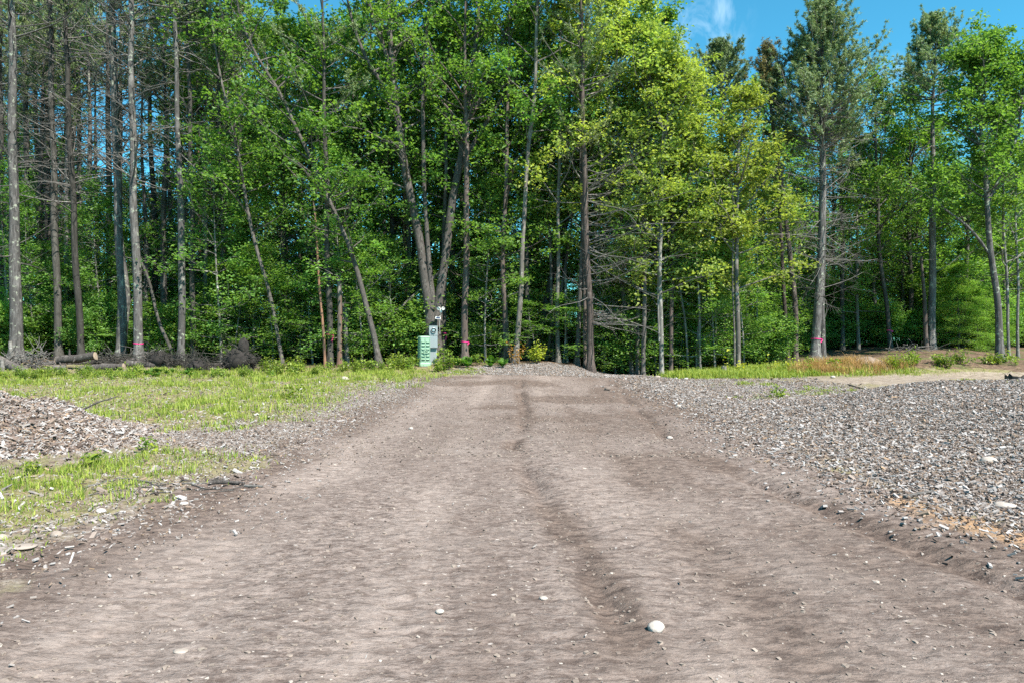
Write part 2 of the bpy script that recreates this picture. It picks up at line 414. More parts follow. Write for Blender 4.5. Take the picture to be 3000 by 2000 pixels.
fd = A['dirt'][quads].mean(1) > .5
fs = (A['sand'][quads].mean(1) > .5) & ~fd
def sheet(name, sel):
    q = quads[sel]; u, inv = np.unique(q, return_inverse=True); q = inv.reshape(-1, 4)
    m = MD(); m.add(co[u], q, 0.0)
    me = m.mesh(name, MT['ground'], True)
    for k, a in A.items():
        at_ = me.attributes.new(k, 'FLOAT', 'POINT'); at_.data.foreach_set('value', a[u])
    o = bpy.data.objects.new(name, me); C.objects.link(o); o['kind'] = 'structure'
    return o
sheet('dirt_road', fd); sheet('sandy_track', fs); sheet('ground', ~fd & ~fs)
print('ground done', time.time() - T0)

# ------------------------------------------------------------------ scatter helpers
def scatter(poly, n, rng, amp=.35, fuzz=.05):
    lo = poly.min(0) - .3 - 2 * fuzz; hi = poly.max(0) + .3 + 2 * fuzz
    p = rng.uniform(lo, hi, (n * 5, 2))
    # keep what the camera side of the world could see
    k = soft(p[:, 0] + rng.normal(0, fuzz, len(p)), p[:, 1] + rng.normal(0, fuzz, len(p)), poly, amp) > rng.random(len(p)) * .95 + .02
    return p[k][:n]

def rotx(n, rng, tilt):
    yaw = rng.uniform(0, 2 * math.pi, n)
    a = np.stack([np.cos(yaw), np.sin(yaw), rng.normal(0, tilt, n)], -1); a /= np.linalg.norm(a, axis=1, keepdims=True)
    up = np.stack([rng.normal(0, tilt, n), rng.normal(0, tilt, n), np.ones(n)], -1)
    b = np.cross(up, a); b /= np.linalg.norm(b, axis=1, keepdims=True)
    return a, b, np.cross(a, b)

def chips(md, p, z, rng, l0=.03, l1=.10, tilt=.35):
    n = len(p)
    a, b, c = rotx(n, rng, tilt)
    L = (rng.uniform(l0, l1, n) * rng.choice([.5, 1, 1.5], n, p=[.55, .38, .07]))[:, None]
    W = L * rng.uniform(.10, .42, n)[:, None]; H = W * .22 + .002
    o = np.stack([p[:, 0], p[:, 1], z + rng.uniform(0, .02, n)], -1)
    cs = [o + sa * a * L / 2 + sb * b * W / 2 + sc * c * H for sc in (-1, 1) for sa, sb in ((-1, -1), (1, -1), (1, 1), (-1, 1))]
    v = np.stack(cs, 1).reshape(-1, 3)
    q = (np.arange(n) * 8)[:, None, None] + np.array([[4, 5, 6, 7], [0, 1, 5, 4], [1, 2, 6, 5], [2, 3, 7, 6], [3, 0, 4, 7]])[None]
    md.add(v, q.reshape(-1, 4), np.repeat(np.clip(rng.beta(1.5, 1.25, n), 0, 1), 8))

def stones(md, p, z, r, rng, t=None):
    n = len(p)
    u = np.array([[1, 0, 0], [0, 1, 0], [-1, 0, 0], [0, -1, 0], [.7, .7, .62], [-.7, .7, .62], [-.7, -.7, .62], [.7, -.7, .62]], float)
    v = u[None] * rng.uniform(.7, 1.25, (n, 8, 3)) * (r[:, None, None] * np.array([1, .8, .62]))
    v[:, :4, 2] -= r[:, None] * .25
    v[:, 4:, :2] *= .8
    yaw = rng.uniform(0, 6.28, n); cs, sn = np.cos(yaw)[:, None], np.sin(yaw)[:, None]
    w = np.stack([v[..., 0] * cs - v[..., 1] * sn + p[:, :1], v[..., 0] * sn + v[..., 1] * cs + p[:, 1:2], v[..., 2] + z[:, None]], -1)
    q = (np.arange(n) * 8)[:, None, None] + np.array([[4, 5, 6, 7], [0, 1, 5, 4], [1, 2, 6, 5], [2, 3, 7, 6], [3, 0, 4, 7]])[None]
    md.add(w.reshape(-1, 3), q.reshape(-1, 4), np.repeat(rng.random(n) if t is None else t, 8))

def blades(md, p, z, h, rng, w=.006, lean=.75, tr=(0, 1)):
    n = len(p); yaw = rng.uniform(0, 6.28, n)
    dx = np.stack([np.cos(yaw), np.sin(yaw), 0 * yaw], -1); sd = np.stack([-np.sin(yaw), np.cos(yaw), 0 * yaw], -1)
    ln = rng.uniform(.1, 1, n)[:, None] * lean; H = h[:, None]; up = np.array([0, 0, 1.])
    o = np.stack([p[:, 0], p[:, 1], z - .01], -1)
    W = (w * rng.uniform(.7, 1.5, n))[:, None]
    m_ = o + up * H * .6 + dx * H * ln * .4; e = o + up * H * (1 - .25 * ln) + dx * H * ln * 1.1
    v = np.stack([o - sd * W, o + sd * W, m_ + sd * W * .8, m_ - sd * W * .8, e + sd * W * .15, e - sd * W * .15], 1)
    q = (np.arange(n) * 6)[:, None, None] + np.array([[0, 1, 2, 3], [3, 2, 4, 5]])[None]
    md.add(v.reshape(-1, 3), q.reshape(-1, 4), np.repeat(rng.uniform(*tr, n), 6))

# wood chips strewn over the verges
rng = np.random.default_rng(11)
md = MD()
for poly, n, l0, l1 in ((CHIPS_RIGHT, 260000, .014, .062), (CHIPS_LEFT, 40000, .008, .034), (CHIPS_END, 34000, .022, .06)):
    p = scatter(poly, n, rng, *((.35, .1) if poly is CHIPS_END else (1.0, .42)))
    if poly is CHIPS_RIGHT: p = p[(p[:, 0] < 15) & (p[:, 0] > 2.2)]
    chips(md, p, terrain(p[:, 0], p[:, 1]), rng, l0, l1)
p = np.stack([rng.uniform(-14, -2.6, 16000), rng.uniform(4, 22, 16000)], -1); chips(md, p, terrain(p[:, 0], p[:, 1]), rng, .03, .08)
p = np.stack([rng.uniform(3, 9, 5000), rng.uniform(15, 23, 5000)], -1); chips(md, p, terrain(p[:, 0], p[:, 1]), rng, .03, .09)
p = np.stack([rng.uniform(-3.8, 4.8, 1500), rng.uniform(2.5, 23, 1500)], -1); chips(md, p, terrain(p[:, 0], p[:, 1]), rng, .006, .022)
tag(md.build('wood_chips', MT['chip']), 'grey and tan wood chips strewn thickly over both verges of the road', 'wood chips', kind='stuff')
# pebbles and clods
md = MD()
def peb(n, x0, x1, y0, y1, r0, r1, t0, t1):
    p = np.stack([rng.uniform(x0, x1, n), y0 + (y1 - y0) * rng.random(n) ** 1.6], -1)
    stones(md, p, terrain(p[:, 0], p[:, 1]) - .002, r0 + (r1 - r0) * rng.random(n) ** 4, rng, rng.uniform(t0, t1, n))
peb(24000, -4.5, 4.8, 2.2, 12, .004, .02, 0, .42); peb(3000, -4.5, 4.8, 2.2, 14, .006, .014, .6, .85); peb(16000, -4.5, 5, 8, 24, .008, .032, 0, .4); peb(200, -5, 5, 3, 22, .012, .03, .4, .8)
tag(md.build('gravel', MT['stone']), 'small stones and dirt clods loose on the brown road', 'gravel', kind='stuff')

# grass
md = MD()
def tuss(poly, ncl, per, hmin, hmax, spread, rng, base=0, bh=.08, amp=.35, w=.006):
    c = scatter(poly, ncl, rng, amp, .28); c = c[fbm(c[:, 0] * .7 + 40, c[:, 1] * .7, 3) > rng.uniform(.32, .58, len(c))]; m = len(c)
    k = rng.integers(per // 2, per, m); i = np.repeat(np.arange(m), k)
    hh = rng.uniform(hmin, hmax, m); tint = rng.random(m)
    p = c[i] + rng.normal(0, spread, (len(i), 2))
    blades(md, p, terrain(p[:, 0], p[:, 1]), hh[i] * rng.uniform(.5, 1.15, len(i)), rng, w)
    if base:
        p = scatter(poly, base, rng, amp, .35); p = p[fbm(p[:, 0] * .8 + 7, p[:, 1] * .8, 4) > rng.uniform(.36, .56, len(p))]; blades(md, p, terrain(p[:, 0], p[:, 1]), bh * rng.uniform(.5, 1.6, len(p)), rng, w, .9)
tuss(GRASS_LEFT, 1700, 46, .05, .20, .10, rng, 42000, .06, amp=.9, w=.006)
tuss(GRASS_NEAR, 270, 60, .03, .135, .07, rng, 9000, .04, amp=.6, w=.0035)
tuss(GRASS_RIGHT, 900, 40, .10, .30, .10, rng, 14000, .10, w=.008)
for i, pp in enumerate(PATCHES): tuss(pp, 60 if i != 5 else 14, 40, .04, .12, .08, rng, 900 if i != 5 else 60, .05, .2)
tag(md.build('grass', MT['grass']), 'yellow-green grass growing in rough tussocks beside the dirt road', 'grass', kind='stuff')
md = MD(); tuss(GRASS_DRY, 420, 34, .25, .45, .10, rng, 0, .1, w=.006)
tag(md.build('dry_grass', MT['drygrass']), 'orange-brown dry grass in front of the sand mound', 'grass', kind='stuff')
print('ground cover', time.time() - T0)

# ------------------------------------------------------------------ tree growing
def unit(v): return v / (np.linalg.norm(v, axis=-1, keepdims=True) + 1e-9)

def curves(S, D, L, M, rng, bend=.0, wig=.12):
    """S start, D unit direction, L length -> (N,M,3) curved paths"""
    n = len(S); s = np.linspace(0, 1, M)[None, :, None]
    W = rng.normal(0, wig, (n, 1, 3)); W2 = rng.normal(0, wig * .5, (n, 1, 3))
    up = np.array([0, 0, 1.]) * bend
    return S[:, None] + L[:, None, None] * (D[:, None] * s + (W + up) * s ** 2 + W2 * np.sin(s * 7.0) * .5 * s)

def sample(P, s):
    """P (N,M,3), s (N,k) in 0..1 -> points (N,k,3), tangents"""
    N, M, _ = P.shape; f = s * (M - 1); i = np.clip(f.astype(int), 0, M - 2); t = (f - i)[..., None]
    r = np.arange(N)[:, None]
    a, b = P[r, i], P[r, i + 1]
    return a + (b - a) * t, unit(b - a)

def trunk_path(pts, d, H=None, M=26, rng=RNG, wob=.02, lean_back=0.0):
    """photo pixels (px, py, width) at distance d -> path and radii, carried on to height H and down into the ground"""
    W = [at(p[0], p[1], d) for p in pts]; R = [p[2] / 2 / F * d for p in pts]
    g = float(terrain(W[0][0], d))
    b = W[0].copy()
    dirn = (W[1] - W[0]) / max(W[1][2] - W[0][2], .2)
    b = W[0] + dirn * (g - .15 - W[0][2]) if g - .15 < W[0][2] else W[0] - np.array([0, 0, .15])
    W = [b] + W; R = [R[0] * 1.3] + R
    if H is not None and W[-1][2] < H:
        t = unit(W[-1] - W[-2]); last = W[-1]; rem = H - last[2]
        for k in (.35, .7, 1.0):
            dd = t * (1 - k) + np.array([0, 0, 1.]) * k; dd = dd / max(dd[2], .5)
            W.append(W[-1] + dd * rem * .34); R.append(max(R[len(pts)] * (1 - k * .93), .012))
    W = np.array(W); R = np.array(R)
    s = np.concatenate([[0], np.cumsum(np.linalg.norm(np.diff(W, axis=0), axis=1))]); u = np.linspace(0, s[-1], M)
    P = np.stack([np.interp(u, s, W[:, k]) for k in range(3)], -1); r = np.interp(u, s, R)
    k = np.array([.25, .5, .25])
    Q = P.copy(); Q[1:-1] = .25 * P[:-2] + .5 * P[1:-1] + .25 * P[2:]; P = Q
    hz = P[:, 2] - g
    r = r * (1 + .35 * np.exp(-np.maximum(hz, 0) / .22))
    P[:, 0] += wob * np.sin(hz * 1.3 + rng.uniform(0, 6)) * np.clip(hz / 2, 0, 1)
    P[:, 1] += wob * np.sin(hz * 1.1 + rng.uniform(0, 6)) * np.clip(hz / 2, 0, 1)
    return P, r

def on_trunk(P, R, z):
    return np.stack([np.interp(z, P[:, 2], P[:, k]) for k in range(2)] + [z], -1), np.interp(z, P[:, 2], R)

def broadleaf(wood, leaf, P, R, rng, zlo, n=26, L=2.2, n2=6, ncl=3, nl=13, ls=.15, top=None, el=(15, 65), conic=False, flat=.42, spread=.18, face=0.0, az0=None):
    ztop = P[-1, 2] if top is None else top
    t = np.sort(rng.random(n)); z = zlo + (ztop - zlo) * t
    S, r = on_trunk(P, R, z)
    az = np.arange(n) * 2.4 + rng.uniform(-.6, .6, n) + rng.uniform(0, 6)
    if az0 is not None: az = az0[0] + rng.normal(0, az0[1], n)
    e = np.radians(el[0] + (el[1] - el[0]) * t + rng.normal(0, 10, n))
    D = np.stack([np.cos(az) * np.cos(e), np.sin(az) * np.cos(e), np.sin(e)], -1)
    if face: D[:, 1] = np.where((D[:, 1] < -.25) & (rng.random(n) < face), -D[:, 1], D[:, 1])
    prof = (1 - t) * .95 + .08 if conic else .35 + .65 * np.sin(np.clip(.22 + t * .78, 0, 1) * math.pi)
    ll = L * prof * rng.uniform(.45, 1.3, n)
    B = curves(S, D, ll, 7, rng, -.12 if conic else .12, .14)
    r0 = np.minimum(r * .6, .010 + .014 * ll)
    wood.tubes(B, r0[:, None] * np.linspace(1, .25, 7)[None], 5, rng.random(n))
    s2 = rng.uniform(.4, 1, (n, n2)); s2[:, 0] = .98
    S2, T2 = sample(B, s2)
    D2 = unit(T2 * .7 + rng.normal(0, .55, T2.shape) * (np.array([1, 1, .35]) if conic else 1) + np.array([0, 0, .08]))
    l2 = (ll[:, None] * .42 * rng.uniform(.5, 1.2, s2.shape) + .12).ravel()
    S2 = S2.reshape(-1, 3); D2 = D2.reshape(-1, 3)
    B2 = curves(S2, D2, l2, 4, rng, .05, .15)
    wood.tubes(B2, (.004 + .005 * l2)[:, None] * np.linspace(1, .35, 4)[None], 3, .5)
    s3 = rng.uniform(.3, 1.08, (len(S2), ncl)); C3, T3 = sample(B2, np.clip(s3, 0, 1))
    C3 = C3.reshape(-1, 3) + rng.normal(0, .07, (C3.size // 3, 3))
    m = len(C3)
    sz = rng.uniform(.6, 1.4, m)
    k = (rng.integers(int(nl * .5), int(nl * 1.4) + 1, m) * np.repeat(rng.choice([.25, .7, 1, 1.35], n), n2 * ncl)).astype(int)
    i = np.repeat(np.arange(m), k)
    c = C3[i] + rng.normal(0, 1, (len(i), 3)) * np.array([spread, spread, spread * .5]) * sz[i, None]
    ct = rng.random(m)
    tint = np.clip(ct[i] * .6 + rng.random(len(i)) * .4, 0, 1)
    leaf.leaves(c, ls, rng, flat, t=tint)

def needles(leaf, c, dirs, rng, per=7, ln=.14, w=.16):
    i = np.repeat(np.arange(len(c)), per)
    a = unit(dirs[i] * .6 + rng.normal(0, .55, (len(i), 3)) + np.array([0, 0, .25]))
    l = ln * rng.uniform(.7, 1.2, len(i))
    ct = rng.random(len(c))
    leaf.leaves(c[i] + a * l[:, None] * .5, ln, rng, 1.0, w, t=np.clip(ct[i] * .6 + rng.random(len(i)) * .4, 0, 1), axis=a * 4)

def dead_branches(wood, P, R, rng, z0, z1, n, L=1.5, sub=6, el=(5, 20), az0=None, th=1.0):
    z = np.sort(rng.uniform(z0, z1, n)); S, r = on_trunk(P, R, z)
    az = rng.uniform(0, 6.28, n) if az0 is None else az0[0] + rng.normal(0, az0[1], n)
    e = np.radians(rng.normal(el[0], el[1], n))
    D = np.stack([np.cos(az) * np.cos(e), np.sin(az) * np.cos(e), np.sin(e)], -1)
    ll = L * rng.uniform(.3, 1.2, n)
    B = curves(S, D, ll, 7, rng, .12, .2)
    wood.tubes(B, (th * (.008 + .008 * ll))[:, None] * np.linspace(1, .3, 7)[None], 4, rng.random(n))
    s2 = rng.uniform(.25, 1, (n, sub)); S2, T2 = sample(B, s2)
    D2 = unit(T2 * .9 + rng.normal(0, .55, T2.shape)).reshape(-1, 3)
    l2 = (ll[:, None] * .33 * rng.uniform(.3, 1.2, s2.shape) + .06).ravel()
    B2 = curves(S2.reshape(-1, 3), D2, l2, 4, rng, .05, .25)
    wood.tubes(B2, th * .0052 * np.linspace(1, .5, 4)[None] * np.ones((len(l2), 1)), 3, .6)

def pine_crown(wood, leaf, P, R, rng, z0, z1, L, n=60, n2=6, nt=4, per=7, el=(5, 55), droop=.25, pw=.8):
    t = np.sort(rng.random(n)); z = z0 + (z1 - z0) * t; S, r = on_trunk(P, R, z)
    az = np.arange(n) * 2.4 + rng.uniform(-.7, .7, n)
    e = np.radians(el[0] + (el[1] - el[0]) * t + rng.normal(0, 9, n))
    D = np.stack([np.cos(az) * np.cos(e), np.sin(az) * np.cos(e), np.sin(e)], -1)
    ll = L * ((1 - t) ** pw * .92 + .10) * rng.uniform(.5, 1.2, n)
    B = curves(S, D, ll, 7, rng, droop, .12)
    wood.tubes(B, np.minimum(r * .7, .006 + .012 * ll)[:, None] * np.linspace(1, .3, 7)[None], 4, .5)
    s2 = rng.uniform(.35, 1, (n, n2)); s2[:, 0] = 1
    S2, T2 = sample(B, s2)
    D2 = unit(T2 * 1.1 + rng.normal(0, .5, T2.shape) + np.array([0, 0, .2])).reshape(-1, 3)
    l2 = (ll[:, None] * .3 * rng.uniform(.5, 1.2, s2.shape) + .12).ravel()
    B2 = curves(S2.reshape(-1, 3), D2, l2, 4, rng, .15, .12)
    wood.tubes(B2, .006 * np.linspace(1, .5, 4)[None] * np.ones((len(l2), 1)), 3, .5)
    s3 = rng.uniform(.3, 1.0, (len(l2), nt)); c, T3 = sample(B2, s3)
    needles(leaf, c.reshape(-1, 3), T3.reshape(-1, 3), rng, per, .15, .17)

def finish(root, trunk, wood, leaf, bark, leafm, wood_name='branches', bm=None, smooth=True):
    """hang the grown parts on their tree (parts are made in world space, the root stands at the tree's base)"""
    off = np.array(root.location)
    for md_, nm, mt, sm in ((trunk, 'trunk', bark, True), (wood, wood_name, bm or bark, True), (leaf, 'crown', leafm, False)):
        if md_ is None or md_.n == 0: continue
        for k in range(len(md_.v)): md_.v[k] = (md_.v[k] - off).astype(np.float32)
        md_.build(nm, mt, root, sm)

def root_at(name, label, cat, x, y, group=None):
    return thing(name, label, cat, (x, y, float(terrain(x, y))), group)

def pine(label, d, pts, H, dead=(2, 9), nd=40, Ld=1.5, crown=None, bark='bark_pine', needle='needle', az0=None, seed=0, sub=6, el=(8, 20), group=None, name='pine_tree', th=1.0):
    rng = np.random.default_rng(seed + 100)
    P, R = trunk_path(pts, d, H, 30, rng)
    t, w, l = MD(), MD(), MD()
    t.tubes(P, R, 12, .5)
    if nd: dead_branches(w, P, R, rng, CAMZ + dead[0], CAMZ + dead[1], nd, Ld, sub, el, az0, th)
    if crown:
        z0, z1, L, n = crown[:4]; kw = crown[4] if len(crown) > 4 else {}
        pine_crown(w, l, P, R, rng, z0, z1, L, n, **kw)
    r = root_at(name, label, 'tree', P[1, 0], d, group)
    finish(r, t, w, l, MT[bark], MT[needle], 'branches', MT['twig'])
    return P, R

def leafy(label, d, stems, H, zlo, bark='bark_maple', leafm='oak', n=26, L=2.2, seed=0, name='maple_tree', group=None, K=11, dead=None, **kw):
    rng = np.random.default_rng(seed + 500)
    t, w, l = MD(), MD(), MD(); out = []
    for i, s in enumerate(stems):
        pts, dd, Hs = (s['p'], s.get('d', d), s.get('H', H))
        if i == 0 or s.get('ground'):
            P, R = trunk_path(pts, dd, Hs, 30, rng)
        else:
            P, R = trunk_path(pts, dd, Hs, 24, rng); P = P[1:]; R = R[1:]
            P0 = at(pts[0][0], pts[0][1], dd); P[0] = P0; R[0] = pts[0][2] / 2 / F * dd
            k = P[:, 2] >= P0[2] - 1e-6; P, R = P[k], R[k]
        t.tubes(P, R, K, .5); out.append((P, R))
        k2 = dict(face=.3); k2.update(kw); k2.update(s.get('kw', {}))
        nn = s.get('n', n)
        if nn: broadleaf(w, l, P, R, rng, s.get('zlo', zlo), nn, s.get('L', L), **k2)
        if dead: dead_branches(w, P, R, rng, *dead)
    P = out[0][0]
    r = root_at(name, label, 'tree', P[1, 0], d, group)
    finish(r, t, w, l, MT[bark], MT[leafm])
    return out

def zz(py, d): return CAMZ + (1000 - py) / F * d

# ------------------------------------------------------------------ the traced front trees (photo pixels)
LIVE = dict(per=7)
# left-hand pines with bare grey branches
pine('thick pale grey pine with lichen beside the broken stub, at the left edge', 26.5,
     [(48, 1036, 36), (47, 900, 32), (44, 750, 28), (40, 600, 25), (36, 300, 22), (35, 0, 18)], 21, (2.6, 13.5), 44, 1.9, (12.6, 21, 2.6, 33), seed=1, el=(14, 20))
pine('nearly black pine trunk cut by the left edge of the photo', 31, [(4, 990, 16), (2, 600, 15), (0, 100, 12)], 19, (3, 12), 40, 1.6, (12, 19, 2.2, 27), 'bark_dark', seed=2)
pine('slim grey pine just right of the thick pale pine', 34, [(82, 1000, 17), (80, 700, 16), (75, 300, 13), (70, 0, 11)], 19, (4, 14), 44, 1.7, (11.5, 19, 2.3, 27), 'bark_dark', seed=3)
pine('dark pine with its foot hidden in bushes, before the pair of slim dark pines', 35, [(142, 1000, 18), (140, 700, 17), (138, 300, 14), (136, 0, 12)], 20, (4, 14), 50, 1.7, (12.5, 20, 2.5, 27), 'bark_dark', seed=4)
pine('slim dark pine behind the upper end of the short sawn log', 28.5, [(172, 1034, 21), (166, 830, 19), (159, 600, 18), (152, 300, 15), (146, 0, 12)], 19, (4, 13), 60, 1.6, (12, 19, 2.6, 30), 'bark_dark', seed=5)
pine('straight dark pine that rises behind the middle of the short sawn log', 28, [(238, 1038, 19), (226, 830, 18), (214, 600, 16), (200, 300, 14), (192, 80, 11)], 18, (5, 14), 70, 2.0, (13.2, 18, 2.2, 40), 'bark_dark', seed=6, el=(15, 25))
pine('dark pine close behind the thick crooked pine', 32, [(321, 1000, 19), (321, 800, 18), (320, 600, 16), (316, 300, 13)], 18, (5, 14), 60, 2.0, None, 'bark_dark', seed=7)
pine('thick dark pine whose lower trunk bulges in a crooked bow', 28.5,
     [(355, 1030, 27), (358, 960, 30), (364, 880, 34), (359, 810, 30), (348, 700, 22), (346, 600, 22), (343, 450, 22), (334, 270, 20), (329, 0, 16)], 19, (6, 14.5), 95, 2.3, (14, 19, 2.4, 40), 'bark_pine', seed=8, el=(22, 22), th=1.2)
pine('straight grey pine wearing a pink ribbon, beside the crooked bowed pine', 27,
     [(407, 1044, 26), (404, 900, 24), (396, 700, 22), (391, 560, 20), (387, 300, 18), (383, 0, 14)], 19, (6, 14), 90, 2.1, (14, 19, 2.4, 40), seed=9, el=(15, 25), th=1.2)
pine('straight grey pine growing just left of the nearly black straight pine', 26.8,
     [(530, 1062, 20), (533, 880, 20), (532, 700, 19), (529, 600, 18), (518, 300, 13), (512, 0, 11)], 19, (5.5, 13), 46, 1.8, (13.2, 19, 2.4, 45), seed=10, el=(-2, 22))
pine('nearly black straight pine right of a grey one, behind the fallen poles', 28, [(566, 1062, 16), (565, 830, 15), (562, 600, 14), (556, 300, 11), (550, 150, 9)], 18, (5, 12.5), 46, 1.5, (13, 18, 2, 40), 'bark_dark', seed=11)
pine('thin dead pine with peeling orange bark deep among the left trunks', 33, [(585, 1010, 11), (585, 800, 11), (584, 600, 10), (581, 400, 8)], 13, (5, 12), 40, 1.3, None, 'bark_red', seed=12, name='dead_tree')
pine('dark pine standing behind the wide upturned root plate', 29, [(661, 1050, 15), (656, 830, 14), (650, 600, 13), (641, 340, 11)], 17, (4, 10), 30, 1.3, (11, 17, 2, 40), 'bark_dark', seed=13)
leafy('thin leaning maple bent leftward over the wide upturned root plate', 27, [dict(p=[(832, 1082, 12), (816, 990, 11), (800, 906, 11), (775, 815, 10), (750, 726, 10), (719, 574, 9), (695, 440, 8), (670, 325, 7), (635, 172, 6)])],
      18, 5.2, 'bark_oak', n=40, L=2.4, seed=14)
pine('dark hemlock trunk in deep shade left of the thin red dead pole', 30, [(838, 1046, 16), (832, 830, 15), (828, 600, 13), (824, 300, 10)], 16, (3, 8), 40, 1.4, (7, 16, 2.4, 60), 'bark_dark', 'hemlock', seed=15, name='hemlock')
pine('thin bare reddish pole of a dead tree, broken off at the top', 26.6, [(953, 1078, 8), (946, 960, 8), (936, 830, 7), (924, 657, 6), (918, 590, 5)], None, (2, 5), 5, .4, None, 'bark_red', seed=16, name='dead_tree', sub=2)
pine('dark straight pine with a pink ribbon, beside the thin red pole', 27, [(969, 1078, 19), (966, 960, 18), (959, 750, 16), (954, 450, 13), (950, 300, 11)], 18, (3, 9), 26, 1.2, (9, 18, 2.4, 55), 'bark_dark', seed=17)
pine('broken snag with a red rotten face, left of its paler stub', 26.8, [(995, 1060, 15), (994, 960, 14), (994, 818, 12)], None, (1, 3), 4, .5, None, 'bark_snag', seed=18, name='snag', sub=2)
pine('ragged grey stub of a dead tree right of the red-faced snag', 27.3, [(1018, 1062, 12), (1013, 980, 12), (1011, 900, 9)], None, (.8, 2), 4, .6, None, 'bark_birch', seed=19, name='snag', sub=2)
leafy('gnarled oak with a swan-necked trunk left of the green cabinet', 26.6, [dict(p=[(1112, 1076, 20), (1100, 1000, 17), (1083, 929, 16), (1056, 822, 15), (1025, 730, 13), (970, 600, 12), (914, 467, 11), (865, 375, 10), (820, 270, 9), (750, 165, 8)])],
      17, 4.2, 'bark_oak', n=46, L=2.6, seed=20, name='oak_tree')
pine('stout dark pine standing in shade between the swan-necked oak and the triple oak', 33, [(1096, 1010, 20), (1094, 830, 19), (1092, 600, 16), (1088, 300, 12)], 18, (5, 11), 40, 1.5, (10, 18, 2.2, 27), 'bark_dark', seed=21)
pine('left one of two thin dead pines with flaking orange bark behind the oak', 31, [(1187, 1010, 10), (1185, 800, 10), (1184, 560, 8)], 11, (3, 9), 24, 1.1, None, 'bark_red', seed=22, name='dead_tree')
pine('right one of two thin dead pines with flaking orange bark behind the oak', 31.6, [(1206, 1010, 9), (1203, 830, 9), (1199, 600, 7)], 10, (3, 8), 20, 1.1, None, 'bark_red', seed=23, name='dead_tree')

# the big triple-stemmed oak behind the electric meter
D = 27.6
oak = leafy('big oak splitting low into three stems behind the grey electric meter', D, [
    dict(p=[(1270, 1052, 58), (1268, 960, 48), (1258, 890, 30), (1244, 820, 26), (1232, 715, 25), (1205, 600, 25), (1179, 440, 22), (1165, 344, 20), (1152, 268, 18), (1148, 150, 15), (1137, 0, 13)], H=19, zlo=6.2, n=34, L=2.6),
    dict(p=[(1268, 940, 34), (1264, 830, 16), (1255, 734, 13), (1247, 630, 13), (1240, 597, 12), (1242, 383, 12), (1236, 268, 12), (1247, 115, 11), (1261, 0, 9)], H=19, zlo=8, n=22, L=2.0),
    dict(p=[(1276, 960, 44), (1284, 890, 27), (1297, 791, 25), (1311, 715, 24), (1326, 585, 24), (1351, 459, 22), (1366, 364, 20), (1378, 268, 14), (1387, 172, 13), (1400, 57, 11)], H=19, zlo=8, n=26, L=2.4),
    dict(p=[(1367, 355, 18), (1408, 306, 15), (1450, 203, 13), (1473, 126, 11), (1500, 50, 9)], H=19, zlo=9.5, n=22, L=2.2),
    dict(p=[(1342, 509, 14), (1372, 450, 13), (1408, 390, 12), (1435, 337, 11), (1500, 240, 10), (1565, 150, 9), (1645, 0, 7)], H=18, zlo=10, n=16, L=2.0),
    dict(p=[(1160, 310, 13), (1133, 260, 12), (1098, 215, 11), (1064, 168, 10), (1030, 60, 8)], H=17, zlo=10, n=20, L=2.2),
    dict(p=[(1151, 230, 12), (1133, 149, 12), (1100, 70, 10), (1075, 8, 9)], H=18, zlo=12, n=12, L=2.0)],
    19, 6, 'bark_oak', 'oak', seed=24, name='oak_tree', K=14)

leafy('dark straight maple with a pink ribbon directly right of the triple oak', 28, [dict(p=[(1301, 1055, 17), (1299, 900, 14), (1302, 700, 12), (1306, 450, 10)])], 16, 6, 'bark_dark', n=22, L=1.9, seed=25)
leafy('shaded dark oak trunk standing between two pink-ribboned trunks', 30.5, [dict(p=[(1329, 1040, 19), (1326, 860, 17), (1322, 600, 14)])], 16, 5, 'bark_dark', n=26, L=2.2, seed=26, name='oak_tree')
leafy('stout dark maple with a low pink ribbon and snapped stubs', 27.2, [dict(p=[(1362, 1062, 22), (1362, 900, 19), (1366, 740, 18), (1368, 560, 16), (1364, 300, 12)])], 17, 6, 'bark_brown', n=28, L=2.2, seed=27, dead=(2.2, 4.5, 7, .7, 3))
leafy('mossy rough trunk wrapped in low leaves behind the reddish sapling', 27.3, [dict(p=[(1487, 1064, 20), (1478, 900, 16), (1472, 800, 14), (1478, 640, 12), (1486, 400, 11)])], 17, 3.2, 'bark_brown', n=36, L=1.7, seed=28)
leafy('tall pale grey maple growing out of the low reddish sapling', 26.7, [dict(p=[(1509, 1064, 18), (1522, 906, 15), (1531, 830, 14), (1529, 715, 13), (1536, 600, 12), (1550, 421, 12), (1564, 306, 11), (1572, 115, 9), (1576, 0, 8)])], 18, 6.5, 'bark_maple', n=30, L=2.2, seed=29)
leafy('black rough-barked oak behind the yellow bush', 28.5, [dict(p=[(1551, 1058, 20), (1546, 900, 18), (1540, 820, 16), (1545, 600, 12)])], 15, 5, 'bark_dark', n=24, L=2, seed=30, name='oak_tree')
leafy('dark oak leaning right above the yellow bush, with long rising limbs', 29.5, [
    dict(p=[(1580, 1030, 20), (1590, 930, 19), (1611, 830, 18), (1634, 734, 17), (1665, 638, 15), (1690, 540, 14), (1735, 420, 12), (1825, 325, 10), (1900, 250, 7)], H=14.5, zlo=6, n=34, L=2.0),
    dict(p=[(1685, 560, 12), (1700, 420, 10), (1760, 250, 8), (1800, 120, 6)], H=15.5, zlo=8, n=24, L=1.8)], 15, 6, 'bark_dark', 'oak', seed=31, name='oak_tree')
leafy('thin black sapling slanting right between straighter grey stems', 27.8, [dict(p=[(1598, 1062, 10), (1618, 950, 10), (1650, 830, 9), (1668, 700, 7)])], 10, 4.5, 'bark_dark', n=12, L=1.3, seed=32)
